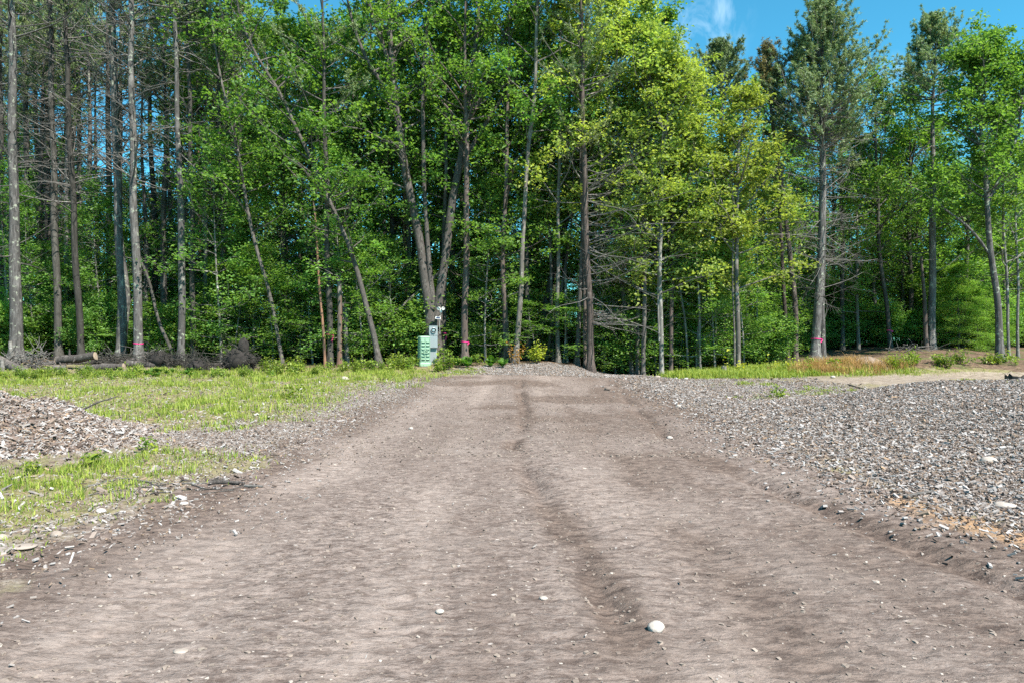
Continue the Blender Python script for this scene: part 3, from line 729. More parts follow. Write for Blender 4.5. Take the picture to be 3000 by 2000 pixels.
leafy('slim grey stem left of its thicker twin, beside the slanting black sapling', 28.4, [dict(p=[(1620, 1060, 10), (1614, 900, 9), (1612, 650, 8)])], 14, 6, 'bark_maple', n=14, L=1.6, seed=33)
leafy('grey stem thicker than its slim neighbour, at the crest of the chip mound', 27.3, [dict(p=[(1635, 1066, 13), (1633, 900, 12), (1636, 650, 10), (1640, 400, 8)])], 16, 5.5, 'bark_maple', 'maple', n=24, L=1.9, seed=34)
pine('short snag at the right foot of the chip mound', 28.6, [(1660, 1070, 10), (1657, 900, 9), (1655, 780, 6)], None, (1, 3.5), 10, .8, None, 'bark_birch', seed=35, name='snag', sub=3)
leafy('grey straight maple just left of the bristling pine pair', 27, [dict(p=[(1689, 1080, 15), (1696, 950, 14), (1703, 830, 13), (1706, 600, 11), (1700, 300, 9)])], 17, 6, 'bark_maple', 'maple', n=28, L=2.0, seed=36, dead=(1, 5, 8, 1.0, 3))
pine('tall brown pine bristling with bare grey branches on its right side', 26.4, [(1731, 1090, 22), (1728, 950, 20), (1724, 830, 20), (1718, 700, 18), (1714, 600, 17), (1708, 344, 14), (1705, 190, 11)], 17, (.6, 6.5), 85, 2.6, (10, 17, 1.8, 45), 'bark_brown', seed=37, az0=(-.1, .7), el=(2, 16), sub=9, th=.75)
pine('thinner pine trunk touching the left side of the bristling pine', 26.9, [(1716, 1086, 13), (1713, 900, 12), (1709, 600, 10)], 14, (2, 7), 16, 1.0, (8, 14, 1.3, 30), 'bark_brown', seed=38)
leafy('maple leaning slightly left, first of a loose clump where the road ends', 28, [dict(p=[(1852, 1110, 13), (1843, 1000, 13), (1833, 930, 12), (1823, 814, 11), (1817, 600, 9), (1810, 400, 8)])], 14.6, 4, 'bark_maple', 'maple', n=46, L=2.1, seed=39)
leafy('straight grey maple in the middle of the clump where the road ends', 27.6, [dict(p=[(1866, 1110, 12), (1868, 950, 12), (1876, 750, 11), (1884, 500, 9), (1890, 250, 7)])], 14.2, 3.5, 'bark_maple', 'maple', n=46, L=1.9, seed=40)
leafy('thicker straight maple in the clump where the road ends, lit yellow above', 27, [dict(p=[(1884, 1110, 14), (1886, 950, 13), (1888, 830, 12), (1895, 600, 11), (1900, 420, 9), (1905, 200, 7)])], 12.9, 2.4, 'bark_maple', 'maple', n=52, L=1.8, seed=41)
leafy('pale maple with a thin second stem, right of the road-end clump', 26.6, [dict(p=[(1938, 1100, 14), (1936, 950, 12), (1934, 750, 11), (1940, 500, 9), (1960, 300, 7), (1985, 160, 5)]), dict(p=[(1932, 1000, 7), (1930, 900, 6), (1928, 780, 5)], H=8, n=6, zlo=4, L=1.2)], 10.6, 2.2, 'bark_birch', 'maple', n=54, L=1.9, seed=42)
leafy('shaded maple stem close behind the pale two-stemmed maple', 29.6, [dict(p=[(1951, 1088, 12), (1950, 900, 11), (1955, 600, 8)])], 11.5, 5, 'bark_dark', 'maple', n=26, L=1.8, seed=43)
leafy('straight brown maple standing alone between the pale maple and the birch poles', 27.2, [dict(p=[(1965, 1092, 12), (1968, 950, 12), (1970, 800, 11), (1970, 600, 10), (1985, 400, 8), (2020, 250, 6)])], 10.0, 4, 'bark_brown', 'maple', n=38, L=1.8, seed=44, dead=(2, 5, 6, .9, 3))
leafy('thin white pole leaning left, first of the birch poles by the stump', 27.5, [dict(p=[(2016, 1096, 6), (2008, 930, 6), (1985, 800, 5), (1976, 700, 4)])], 8, 3.5, 'bark_birch', 'beech', n=12, L=1.1, seed=45, name='birch_tree')
leafy('thin straight white pole just left of the small grey stump', 27.2, [dict(p=[(2052, 1090, 7), (2048, 930, 6), (2042, 750, 5), (2040, 600, 4)])], 9, 3, 'bark_birch', 'maple', n=16, L=1.2, seed=46, name='birch_tree')
leafy('hair-thin pale pole close to the left of the shaded grey pine', 29, [dict(p=[(2095, 1066, 5), (2096, 900, 4), (2098, 700, 4)])], 8, 3, 'bark_birch', 'beech', n=10, L=1.1, seed=47, name='birch_tree')
pine('stout shaded grey pine behind the small grey stump', 31.5, [(2121, 1056, 25), (2119, 900, 20), (2117, 700, 17), (2115, 500, 14), (2112, 250, 9)], zz(140, 31.5), (4, 9), 26, 1.3, (zz(360, 31.5), zz(140, 31.5), 1.8, 95, dict(per=9, n2=8, nt=5)), 'bark_dark', seed=48)
leafy('pale straight maple with a thin twin pole at its side, right of the stump', 26.6, [dict(p=[(2163, 1092, 14), (2161, 930, 13), (2159, 800, 12), (2158, 600, 10), (2165, 420, 8), (2185, 330, 6)]), dict(p=[(2152, 1090, 6), (2150, 930, 5), (2147, 750, 5), (2146, 600, 4)], H=9, n=10, zlo=4, L=1.2, ground=True)], 10.0, 3, 'bark_maple', 'maple', n=44, L=1.9, seed=49)
leafy('thin pale pole between the twin-stemmed maple and the reddish pine', 30, [dict(p=[(2222, 1010, 6), (2218, 900, 5), (2217, 750, 4)])], 8.5, 3, 'bark_birch', 'maple', n=14, L=1.3, seed=50, name='birch_tree')
leafy('dark maple trunk in shade behind the thin pale pole', 34, [dict(p=[(2236, 1000, 13), (2234, 850, 11), (2236, 600, 9)])], 13, 5, 'bark_dark', 'beech', n=34, L=2.2, seed=51)
pine('slim grey-brown pine standing left of the curved reddish pine', 30.5, [(2307, 1040, 12), (2298, 870, 11), (2290, 760, 10), (2284, 600, 9)], 11.5, (3, 8), 20, 1.0, (8, 11.5, 1.2, 30), 'bark_brown', seed=52)
pine('curved reddish pine with a narrow browned crown', 29.4, [(2330, 1046, 16), (2330, 930, 15), (2325, 830, 14), (2316, 740, 13), (2300, 640, 12), (2292, 560, 11), (2276, 440, 11), (2262, 344, 9), (2250, 250, 6)], zz(172, 29.4), (5, 8.5), 14, 1.0, (zz(370, 29.4), zz(172, 29.4), 1.15, 75, dict(pw=.35, el=(30, 75))), 'bark_brown', 'needle_brown', seed=53)
D = 28
pine('tallest green pine, bare grey branches below, pink ribbon at its foot', D, [(2387, 1062, 32), (2391, 1000, 25), (2396, 900, 24), (2400, 830, 23), (2407, 715, 21), (2411, 600, 20), (2409, 480, 18), (2407, 383, 15), (2407, 230, 9), (2407, 140, 5)], zz(44, D), (1.6, zz(390, D)), 130, 2.1,
     (zz(450, D), zz(46, D), 2.5, 190, dict(per=9, n2=8, nt=6, pw=.7, el=(4, 62))), 'bark_pine', seed=54, el=(2, 16), sub=9, th=.75)
pine('grey pine trunk close behind the right side of the tallest pine', 30, [(2410, 1032, 17), (2409, 900, 16), (2411, 750, 14), (2413, 600, 11)], 11, (2.5, 7), 34, 1.7, (8, 11, 1.2, 24), 'bark_pine', seed=55, el=(-3, 16))
pine('shaded slim pine right of the tallest pine, behind the sand mound', 34, [(2468, 1014, 13), (2468, 830, 12), (2466, 600, 10)], 12, (3, 9), 30, 1.3, (8, 12, 1.3, 40), 'bark_dark', seed=56)
leafy('thin dark maple leaning left with a red ribbon behind the sand mound', 33, [dict(p=[(2609, 1016, 13), (2600, 920, 12), (2587, 830, 11), (2576, 715, 10), (2570, 560, 8), (2566, 400, 6)])], zz(270, 33), 5, 'bark_dark', 'beech', n=42, L=2.3, seed=57)
leafy('shaded maple with a red ribbon and pale sunlit edge', 35, [dict(p=[(2671, 1000, 14), (2668, 850, 13), (2664, 700, 12), (2666, 500, 9)])], zz(290, 35), 5, 'bark_dark', 'oak', n=44, L=2.4, seed=58)
pine('bare leaning snag against the left side of the straight roadside pine', 31.6, [(2714, 1032, 13), (2708, 900, 11), (2700, 752, 6)], None, (3, 5), 5, .7, None, 'bark_brown', seed=59, name='snag', sub=2)
D = 32
pine('straight grey pine with a pointed green top above the right-hand leaves', D, [(2729, 1034, 23), (2730, 900, 20), (2732, 791, 19), (2733, 600, 17), (2732, 450, 13), (2734, 300, 8), (2738, 160, 4)], zz(70, D), (3, zz(300, D)), 40, 1.6,
     (zz(310, D), zz(72, D), 2.1, 110, dict(per=9, n2=8, nt=5, pw=.8, el=(6, 58))), 'bark_pine', seed=60, el=(0, 18))
leafy('grey oak bending left at the right edge, with forked leafy top', 28, [
    dict(p=[(2930, 1062, 25), (2927, 960, 19), (2925, 900, 18), (2918, 849, 17), (2901, 734, 16), (2893, 620, 14), (2886, 500, 12), (2878, 440, 11), (2874, 344, 9), (2881, 230, 7), (2890, 180, 5)], H=zz(150, 28), zlo=zz(640, 28), n=46, L=1.9, kw=dict(nl=16)),
    dict(p=[(2893, 600, 9), (2925, 530, 8), (2969, 432, 8), (2990, 340, 6), (3000, 250, 5)], H=zz(180, 28), zlo=7, n=34, L=1.8),
    dict(p=[(2899, 745, 8), (2868, 700, 8), (2820, 650, 7), (2755, 608, 5)], H=7.5, zlo=6.2, n=8, L=1.0)], 11, 6, 'bark_pine', 'oak', seed=61, name='oak_tree')
leafy('white-barked double birch right of the bending grey oak', 30, [dict(p=[(2956, 1050, 8), (2952, 900, 8), (2943, 720, 7), (2940, 600, 6)]), dict(p=[(2982, 1050, 8), (2981, 850, 7), (2978, 700, 6)], ground=True)], 11, 4, 'bark_birch', 'beech', n=26, L=1.6, seed=62, name='birch_tree')
print('front trees', time.time() - T0)

# dead trees that lean among the others
def pole(label, a, b, r0, r1, mat='twig', seed=0, twigs=14, name='fallen_tree', cat='dead tree', L=.9):
    rng = np.random.default_rng(seed + 900)
    A_, B_ = np.array(a), np.array(b); s = np.linspace(0, 1, 16)[:, None]
    P = A_ + (B_ - A_) * s + np.array([0, 0, -.12]) * np.sin(s * math.pi) + .03 * np.sin(s * 9 + seed)
    R = np.interp(s[:, 0], [0, 1], [r0, r1]) * (1 + .08 * np.sin(s[:, 0] * 23))
    t, w = MD(), MD(); t.tubes(P, R, 9, .5, cap=True)
    if twigs:
        n = twigs; ss = rng.uniform(.15, 1, (1, n)); S, T_ = sample(P[None], ss); S, T_ = S[0], T_[0]
        D_ = unit(T_ * .8 + rng.normal(0, .6, S.shape)); B = curves(S, D_, L * rng.uniform(.3, 1.2, n), 6, rng, .05, .25)
        w.tubes(B, .011 * np.linspace(1, .35, 6)[None] * np.ones((n, 1)), 4, .5)
    root = thing(name, label, cat, P[0])
    finish(root, t, w, None, MT[mat], None)
    return root
pole('dead dark pole leaning steeply left between two grey pines', at(510, 1058, 27.2), at(412, 755, 27.8), .075, .045, 'bark_dark', 1, 5)
pole('long pale dead tree leaning up to the right behind the triple oak', at(1014, 1034, 28.8), at(1382, 708, 29.4), .085, .045, 'twig', 2, 16)
pole('thin bare branch slanting up to the right, above the low pink ribbon', at(1378, 884, 27.6), at(1480, 820, 27.6), .03, .012, 'twig', 3, 8, 'dead_branch', 'branch', .6)

# ribbons tied on trunks
MT['pink'] = plain('pink_tape', (.80, .035, .22), .5, var=.05)
def ribbon(label, px, py, d, wpx, tail=0.0):
    c = at(px, py, d); r = wpx / 2 / F * d * 1.1
    m = MD(); a = np.linspace(0, 2 * math.pi, 25)
    for i in range(24):
        p = [c + np.array([math.cos(x) * r, math.sin(x) * r, .012 * math.sin(x * 2)]) for x in (a[i], a[i + 1])]
        h = np.array([0, 0, .017]); m.add([p[0] - h, p[1] - h, p[1] + h, p[0] + h], [[0, 1, 2, 3]], .5)
        o = np.array([math.cos(a[i]), math.sin(a[i]), 0]) * .004
        m.add([p[0] - h + o, p[1] - h + o, p[1] + h + o, p[0] + h + o], [[0, 3, 2, 1]], .5)
    if tail:
        q = c + np.array([r * .9, -r * .6, 0])
        for k in range(5):
            z0, z1 = -tail * k / 5, -tail * (k + 1) / 5; x0, x1 = .03 * math.sin(k), .03 * math.sin(k + 1)
            m.add([q + [x0 - .02, 0, z0], q + [x0 + .02, -.01, z0], q + [x1 + .02, -.01, z1], q + [x1 - .02, 0, z1]], [[0, 1, 2, 3]], .5)
    off = np.array([c[0], c[1], c[2]])
    m.v = [(v - off).astype(np.float32) for v in m.v]
    o = m.build('flagging_tape', MT['pink']); o.location = off
    return tag(o, label, 'ribbon', 'pink flagging tapes tied round trunks')
ribbon('pink ribbon round the grey pine beside the crooked bowed pine', 405.5, 1006, 27, 25)
ribbon('pink ribbon with a hanging tail on the pine beside the thin red pole', 966.5, 980, 27, 19, .28)
ribbon('pink ribbon with a tail on the trunk right of the electric meter', 1300, 975, 28, 15.5, .3)
ribbon('low pink ribbon on the stout dark maple with snapped stubs', 1362, 1001, 27.2, 21, .12)
ribbon('pink ribbon round the foot of the tallest pine', 2391, 992, 28, 25.5, .15)
ribbon('red-pink ribbon on the thin leaning maple behind the sand mound', 2605, 968, 33, 13, .1)
ribbon('red-pink ribbon on the shaded maple with a pale sunlit edge', 2670, 961, 35, 14.5)

# ------------------------------------------------------------------ wood behind: prototypes, then copies
def vstem(H, r, rng, M=24, lean=.25):
    z = np.linspace(-.2, H, M); a = rng.uniform(0, 6.28); k = np.clip(z / H, 0, 1) ** 1.5 * lean
    P = np.stack([k * math.cos(a) + .04 * np.sin(z * .9), k * math.sin(a) + .04 * np.sin(z * .7 + 2), z], -1)
    return P, r * np.interp(z / H, [0, .05, .6, 1], [1.25, 1, .6, .06])

def proto(kind, seed, lm=None):
    rng = np.random.default_rng(seed); t, w, l = MD(), MD(), MD()
    if kind == 'oak':
        P, R = vstem(13, .14, rng, lean=.8); t.tubes(P, R, 8, .5); broadleaf(w, l, P, R, rng, 3.0, 46, 2.5, 6, 3, 12)
        ms = ('bark_dark', 'oak'); nm = 'oak_tree'
    elif kind == 'maple':
        P, R = vstem(13, .11, rng, lean=.6); t.tubes(P, R, 8, .5); broadleaf(w, l, P, R, rng, 2.2, 50, 2.2, 6, 3, 12, ls=.14, flat=.36)
        ms = ('bark_maple', 'beech'); nm = 'maple_tree'
    elif kind == 'young':
        P, R = vstem(8, .05, rng, lean=.5); t.tubes(P, R, 6, .5); broadleaf(w, l, P, R, rng, .7, 42, 1.6, 5, 3, 13, ls=.125, flat=.3, el=(0, 45))
        ms = ('bark_birch', 'beech'); nm = 'young_beech'
    elif kind == 'pine':
        P, R = vstem(14, .14, rng, lean=.3); t.tubes(P, R, 8, .5)
        dead_branches(w, P, R, rng, 3, 10, 60, 1.7, 6, (6, 20)); pine_crown(w, l, P, R, rng, 9.5, 14, 2.0, 55)
        ms = ('bark_dark', 'needle'); nm = 'pine_tree'
    elif kind == 'bare':
        P, R = vstem(13, .11, rng, lean=.3); t.tubes(P, R, 8, .5)
        dead_branches(w, P, R, rng, 1.5, 11.5, 90, 1.5, 6, (6, 20)); pine_crown(w, l, P, R, rng, 11, 13, 1.3, 24)
        ms = ('bark_pine', 'needle'); nm = 'pine_tree'
    elif kind == 'hemlock':
        P, R = vstem(9, .09, rng, lean=.1); t.tubes(P, R, 8, .5)
        broadleaf(w, l, P, R, rng, .8, 80, 2.0, 7, 4, 26, ls=.065, conic=True, el=(-8, 25), flat=.35, spread=.2)
        ms = ('bark_dark', 'hemlock'); nm = 'hemlock'
    elif kind == 'bush':
        for k in range(4):
            P, R = vstem(rng.uniform(1.6, 2.6), .018, rng, 12, lean=.9); P[:, :2] += rng.normal(0, .25, 2); t.tubes(P, R, 5, .5)
            broadleaf(w, l, P, R, rng, .15, 15, .8, 4, 3, 18, ls=.10, flat=.45, el=(5, 50))
        ms = ('bark_dark', 'beech'); nm = 'understorey_bush'
    r = thing(nm, 'x x x x', 'tree' if kind != 'bush' else 'bush')
    finish(r, t, w, l, MT[ms[0]], MT[lm or ms[1]], 'branches', MT['twig'] if kind in ('pine', 'bare') else None)
    for ch in r.children:
        if kind == 'bush' and ch.name.startswith('trunk'): ch.name = 'stems'
    return r, {'oak': 13, 'maple': 13, 'young': 8, 'pine': 14, 'bare': 13, 'hemlock': 9, 'bush': 2.4}[kind]

PR = {}
for k, cnt in (('oak', 3), ('maple', 3), ('young', 2), ('pine', 2), ('bare', 2), ('hemlock', 2), ('bush', 3)):
    PR[k] = [proto(k, 40 + 7 * i + len(k)) for i in range(cnt)]
USED = {}
KN = {'oak': 'leafy oak', 'maple': 'slender leafy maple', 'young': 'thin young beech', 'pine': 'tall pine', 'bare': 'bare-branched grey pine', 'hemlock': 'dense hemlock', 'bush': 'green bush'}
ZONES = [(-9999, 300, 'behind the log pile at the left edge'), (300, 620, 'behind the row of grey pines'), (620, 940, 'behind the upturned root plate'), (940, 1200, 'behind the red-faced snag'),
         (1200, 1420, 'behind the triple oak'), (1420, 1700, 'behind the yellow bush'), (1700, 1920, 'behind the bristling pine'), (1920, 2200, 'behind the small grey stump'),
         (2200, 2520, 'behind the tallest pine'), (2520, 2820, 'behind the sand mound'), (2820, 9999, 'behind the bending oak at the right edge')]
def put(kind, px, d, toppy=None, h=None, rng=RNG, far=None):
    i = int(rng.integers(len(PR[kind]))); pr, H0 = PR[kind][i]
    x = (px - 1500) / F * d; z = float(terrain(x, d))
    Ht = h if h is not None else zz(toppy, d) - z
    sz = Ht / H0; sx = np.clip(sz, .75, 1.35) if kind != 'bush' else sz * rng.uniform(.9, 1.3)
    zone_ = next(s for a, b, s in ZONES if a <= px < b)
    dep = far or ('in the second row' if d < 33.5 else 'in the third row' if d < 42 else 'far back')
    label = f"{KN[kind]} {dep}, {zone_}"; group = f"{KN[kind]}s {dep} {zone_}"
    key = (kind, i); rz = rng.uniform(0, 6.28)
    if key not in USED:
        USED[key] = 1; pr.location = (x, d, z); pr.rotation_euler = (0, 0, rz); pr.scale = (sx, sx, sz); pr['label'] = label; pr['group'] = group
        return pr
    return copy_tree(pr, (x, d, z), rz, (sx, sx, sz), label, group)

TOPX = [-400, 200, 230, 560, 600, 700, 1850, 1900, 1960, 2040, 2080, 2190, 2300, 2500, 2620, 2760, 2840, 2900, 3400]
TOPY = [120, 150, 470, 470, 110, 90, 120, 250, 340, 400, 420, 420, 400, 370, 380, 360, 330, 340, 330]
def top(px, rng): return float(np.interp(px, TOPX, TOPY)) + rng.uniform(0, 60)
rng = np.random.default_rng(21)
# second row: leafy trees close behind the front trunks
for px in (610, 720, 800, 900, 1000, 1080, 1150, 1230, 1300, 1380, 1450, 1540, 1640, 1760, 1850):
    put('oak' if rng.random() < .6 else 'maple', px + rng.uniform(-25, 25), rng.uniform(29.5, 33), top(px, rng), rng=rng)
for px in (1990, 2070, 2200, 2260, 2350, 2450, 2510, 2580, 2640, 2690, 2790, 2840, 2960, 3040):
    put('maple' if rng.random() < .6 else 'oak', px + rng.uniform(-20, 20), rng.uniform(33.6, 38), top(px, rng), rng=rng)
# third row
for px in np.arange(-150, 3200, 100):
    if 215 < px < 570: k = 'bare' if rng.random() < .75 else 'young'
    elif px < 215: k = rng.choice(['pine', 'maple', 'oak', 'maple'])
    else: k = rng.choice(['oak', 'maple', 'oak', 'hemlock', 'young', 'bare', 'maple'])
    tp = top(px, rng)
    if k in ('young', 'hemlock'): tp = max(tp, rng.uniform(420, 600))
    if k == 'bare' and 215 < px < 570: tp = rng.uniform(120, 420)
    put(k, px + rng.uniform(-35, 35), rng.uniform(34, 42) if px < 1950 else rng.uniform(39, 44), tp, rng=rng)
# left: many thin bare pines and lit young beeches between the trunks
for px, d in ((20, 31), (110, 33), (125, 36), (190, 31), (265, 34), (285, 38), (345, 36), (430, 31), (455, 34), (480, 31), (505, 37), (545, 33), (600, 31), (620, 35), (640, 33), (700, 31)):
    put('bare' if rng.random() < .7 else 'pine', px, d, rng.uniform(-60, 200), rng=rng)
for px in (10, 60, 120, 160, 205, 235, 590, 630):
    put('pine', px, rng.uniform(37, 42), rng.uniform(-160, 40), rng=rng)
for px in np.arange(-100, 640, 58):
    put('young' if rng.random() < .7 else 'hemlock', px + rng.uniform(-20, 20), rng.uniform(31, 37), rng.uniform(560, 760), rng=rng)
# far back
for px in np.arange(-300, 3350, 84):
    if 215 < px < 570: k = rng.choice(['bare', 'young']); tp = rng.uniform(500, 620)
    else: k = rng.choice(['oak', 'maple', 'maple', 'bare']); tp = top(px, rng) + rng.uniform(100, 280)
    put(k, px + rng.uniform(-30, 30), rng.uniform(45, 60), tp, rng=rng)
for px in np.arange(-300, 3350, 110):
    put('maple', px + rng.uniform(-30, 30), rng.uniform(60, 74), rng.uniform(560, 680) if 150 < px < 620 else rng.uniform(380, 500), rng=rng)
for px in np.arange(-500, 3500, 46):
    put('young', px + rng.uniform(-30, 30), rng.uniform(48, 78), h=rng.uniform(5, 9), rng=rng)
for px in np.arange(560, 2960, 58):
    put('hemlock', px + rng.uniform(-25, 25), rng.uniform(40, 46), h=rng.uniform(3.5, 6), rng=rng)
for px in (20, 95, 180, 270, 300, 420, 460, 600, 640, 700, 745, 800, 880, 905, 1000, 1050, 1150, 1420, 1580, 1650, 1780, 1810, 1910, 1990, 2030, 2090, 2190, 2240, 2270):
    put('young', px + rng.uniform(-12, 12), (rng.uniform(29.5, 32) if px < 620 else rng.uniform(27.4, 28.8)) if px < 2200 else rng.uniform(31, 33), h=rng.choice([2.5, 4, 6, 7.5]) * rng.uniform(.85, 1.15), rng=rng, far='among the front trunks' if px >= 620 else None)
for px in np.arange(2250, 3350, 42):
    put('young', px + rng.uniform(-20, 20), rng.uniform(45, 56), h=rng.uniform(3.5, 6), rng=rng)
# understorey
for px in np.arange(-120, 3150, 46):
    d = rng.uniform(28.6, 32) if not (2230 < px) else rng.uniform(33.5, 37)
    put('bush', px + rng.uniform(-20, 20), d, h=rng.uniform(1.2, 2.4), rng=rng)
for px in np.arange(560, 2300, 62):
    put('young' if rng.random() < .65 else 'hemlock', px + rng.uniform(-28, 28), rng.uniform(29, 34), h=rng.uniform(3.2, 6.0), rng=rng)
for px in np.arange(2280, 3100, 62):
    put('hemlock' if rng.random() < .5 else 'young', px + rng.uniform(-28, 28), rng.uniform(35, 39), h=rng.uniform(3.0, 5.5), rng=rng)
# the bright young fir at the right
fir = proto('hemlock', 404, 'fir')[0]
for px, d, h, s, lab in ((2808, 33.0, 3.9, 1.0, 'taller of two bright green young firs right of the straight roadside pine'), (2862, 33.8, 2.8, .9, 'smaller bright green young fir beside a taller one at the right')):
    x = (px - 1500) / F * d; loc = (x, d, float(terrain(x, d))); sc_ = (.7 * s, .7 * s, h / 9)
    if s == 1.0: fir.location = loc; fir.scale = sc_; fir['label'] = lab
    else: copy_tree(fir, loc, 2.0, sc_, lab)
print('background trees', time.time() - T0)
#PART3
# ------------------------------------------------------------------ things on the ground
MT['soil'] = plain('root_soil', (.02, .016, .014), .95, var=.6, scale=9, bump=.9)  # dark soil, colour lowered further to stand in for shade on the root balls
MT['sandheap'] = plain('heaped_sand', (.20, .15, .112), .95, var=.22, scale=5, bump=.8)
MT['green'] = plain('green_enamel', (.22, .35, .245), .45, var=.05, scale=3)
MT['grey'] = plain('grey_enamel', (.23, .265, .27), .42, var=.05, scale=3)
MT['greydark'] = plain('dark_metal', (.11, .12, .12), .5)
MT['white'] = plain('white_plastic', (.62, .61, .58), .4, var=.04)
MT['panel'] = plain('solar_cell', (.03, .045, .085), .2, var=.1, scale=30)
MT['steel'] = plain('dial_steel', (.5, .5, .5), .3, .6)
MT['black'] = plain('black_cable', (.02, .02, .02), .6)

def glass_mat():
    n = NT('meter_glass')
    g = n.n('ShaderNodeBsdfGlass', {'Roughness': .02, 'IOR': 1.2}).outputs[0]
    t = n.n('ShaderNodeBsdfTransparent').outputs[0]
    return n.out(n.n('ShaderNodeMixShader', {0: .35, 1: t, 2: g}).outputs[0])
MT['glass'] = glass_mat()

def lump(c, size, seed, nu=26, nv=14, amp=.3, fr=2.2, half=False):
    u = np.arange(nu) / nu * 2 * math.pi; v = np.linspace(0 if half else -math.pi / 2, math.pi / 2, nv)
    U, V = np.meshgrid(u, v, indexing='ij')
    d = np.stack([np.cos(U) * np.cos(V), np.sin(U) * np.cos(V), np.sin(V)], -1)
    nz = fbm(d[..., 0] * fr + seed * 3.1 + d[..., 2] * 1.7, d[..., 1] * fr + seed * 7.7 - d[..., 2] * 1.3, 4)
    r = 1 + amp * 2 * (nz - .5)
    P = d * r[..., None] * np.array(size) + np.array(c)
    i = np.arange(nu)[:, None]; j = np.arange(nv - 1)[None]
    q = np.stack([i * nv + j, ((i + 1) % nu) * nv + j, ((i + 1) % nu) * nv + j + 1, i * nv + j + 1], -1).reshape(-1, 4)
    return P.reshape(-1, 3), q

def single(name, md_, mat, label, cat, loc, smooth=False, group=None):
    off = np.array(loc); md_.v = [(v - off).astype(np.float32) for v in md_.v]
    o = md_.build(name, mat, None, smooth); o.location = loc
    return tag(o, label, cat, group)

def part(md_, name, mat, root, smooth=False, world=True):
    if world:
        off = np.array(root.location); md_.v = [(v - off).astype(np.float32) for v in md_.v]
    return md_.build(name, mat, root, smooth)

# logs: bark and sawn ends
def log(label, a, b, r0, r1, seed, ends='ab', name='log', bark='log', knots=2):
    rng_ = np.random.default_rng(seed); a, b = np.array(a), np.array(b)
    s = np.linspace(0, 1, 22)[:, None]; P = a + (b - a) * s; ln = np.linalg.norm(b - a)
    P[:, 2] += .02 * np.sin(s[:, 0] * 7 + seed); P[:, 1] += .015 * np.sin(s[:, 0] * 5 + seed)
    R = np.interp(s[:, 0], [0, 1], [r0, r1]) * (1 + .05 * np.sin(s[:, 0] * 31 + seed) + rng_.normal(0, .03, 22))
    root = thing(name, label, 'log', (a + b) / 2)
    m = MD(); m.tubes(P, R, 14, .5)
    for k in range(knots):
        t = rng_.uniform(.1, .9); c = a + (b - a) * t; dv = unit(rng_.normal(0, 1, 3) + np.array([0, -.6, .6]))
        m.tubes(np.stack([c, c + dv * r0 * 1.25, c + dv * r0 * rng_.uniform(1.5, 3)]), np.array([r0 * .3, r0 * .25, r0 * .14]), 6, .5, cap=True)
    part(m, 'bark', MT[bark], root, True)
    ax = unit(b - a); u = unit(np.cross(ax, [0, 0, 1])); v = np.cross(ax, u)
    for e, c, r in (('a', a - ax * .004, R[0]), ('b', b + ax * .004, R[-1])):
        if e in ends:
            m = MD(); an = np.arange(17) / 16 * 2 * math.pi
            for k in range(0, 16, 2):
                p = [c + r * .99 * (math.cos(x) * u + math.sin(x) * v) for x in an[k:k + 3]]
                m.add([p[0], p[1], p[2], c + ax * (.01 if e == 'b' else -.01)], [[0, 1, 2, 3]] if e == 'a' else [[3, 2, 1, 0]], .5)
            part(m, 'cut_end', MT['wood_end'], root)
    return root
log('short sawn log lying on top of the pile, tilted up to the right', at(168, 1055, 24.5), at(279, 1041, 24.5), 0.140, 0.128, 1)
log('thin log tucked beneath the right half of the tilted sawn log', at(195, 1059, 24.9), at(284, 1049, 25.0), 0.073, 0.061, 2)
log('long dark trunk lying level behind the log pile', at(118, 1066, 25.6), at(430, 1054, 25.9), 0.122, 0.098, 3, '')
log('grey log with a square-sawn right end at the front of the pile', at(236, 1079, 24.0), at(362, 1072, 24.0), 0.122, 0.112, 4)
log('rough dark log lying left of the square-sawn grey log', at(126, 1084, 24.1), at(196, 1074, 24.4), 0.110, 0.104, 5)
log('thick fallen trunk sloping down to the right at the left edge', at(-40, 1040, 24.6), at(86, 1091, 23.7), 0.152, 0.140, 6, 'b')
log('flat pale slab of split wood propped against the log pile', at(158, 1099, 23.4), at(192, 1074, 23.9), .045, .04, 7, 'ab', 'split_wood', 'twig', 0)
log('pale broken post standing in weeds at the left edge', at(9, 1104, 23.2), at(7, 1055, 23.2), .07, .062, 8, 'b', 'broken_post', 'twig', 0)
log('pale leaning stub beside the foot of the thick lichened pine', at(36, 1042, 25.6), at(29, 999, 25.6), .085, .06, 9, 'b', 'broken_stub', 'bark_birch', 0)
log('thin fallen pole lying between the two dark root plates', at(572, 1072, 25.0), at(672, 1064, 25.2), .045, .035, 10, 'a', knots=3)
log('short thick log end with a pale cut face beside a root ball', at(603, 1087, 24.2), at(647, 1085, 24.0), .11, .105, 11, 'b')
log('flat dark log lying half sunk in grass at the left end of the pile', at(58, 1099, 23.0), at(96, 1104, 22.9), .06, .055, 12, 'b')

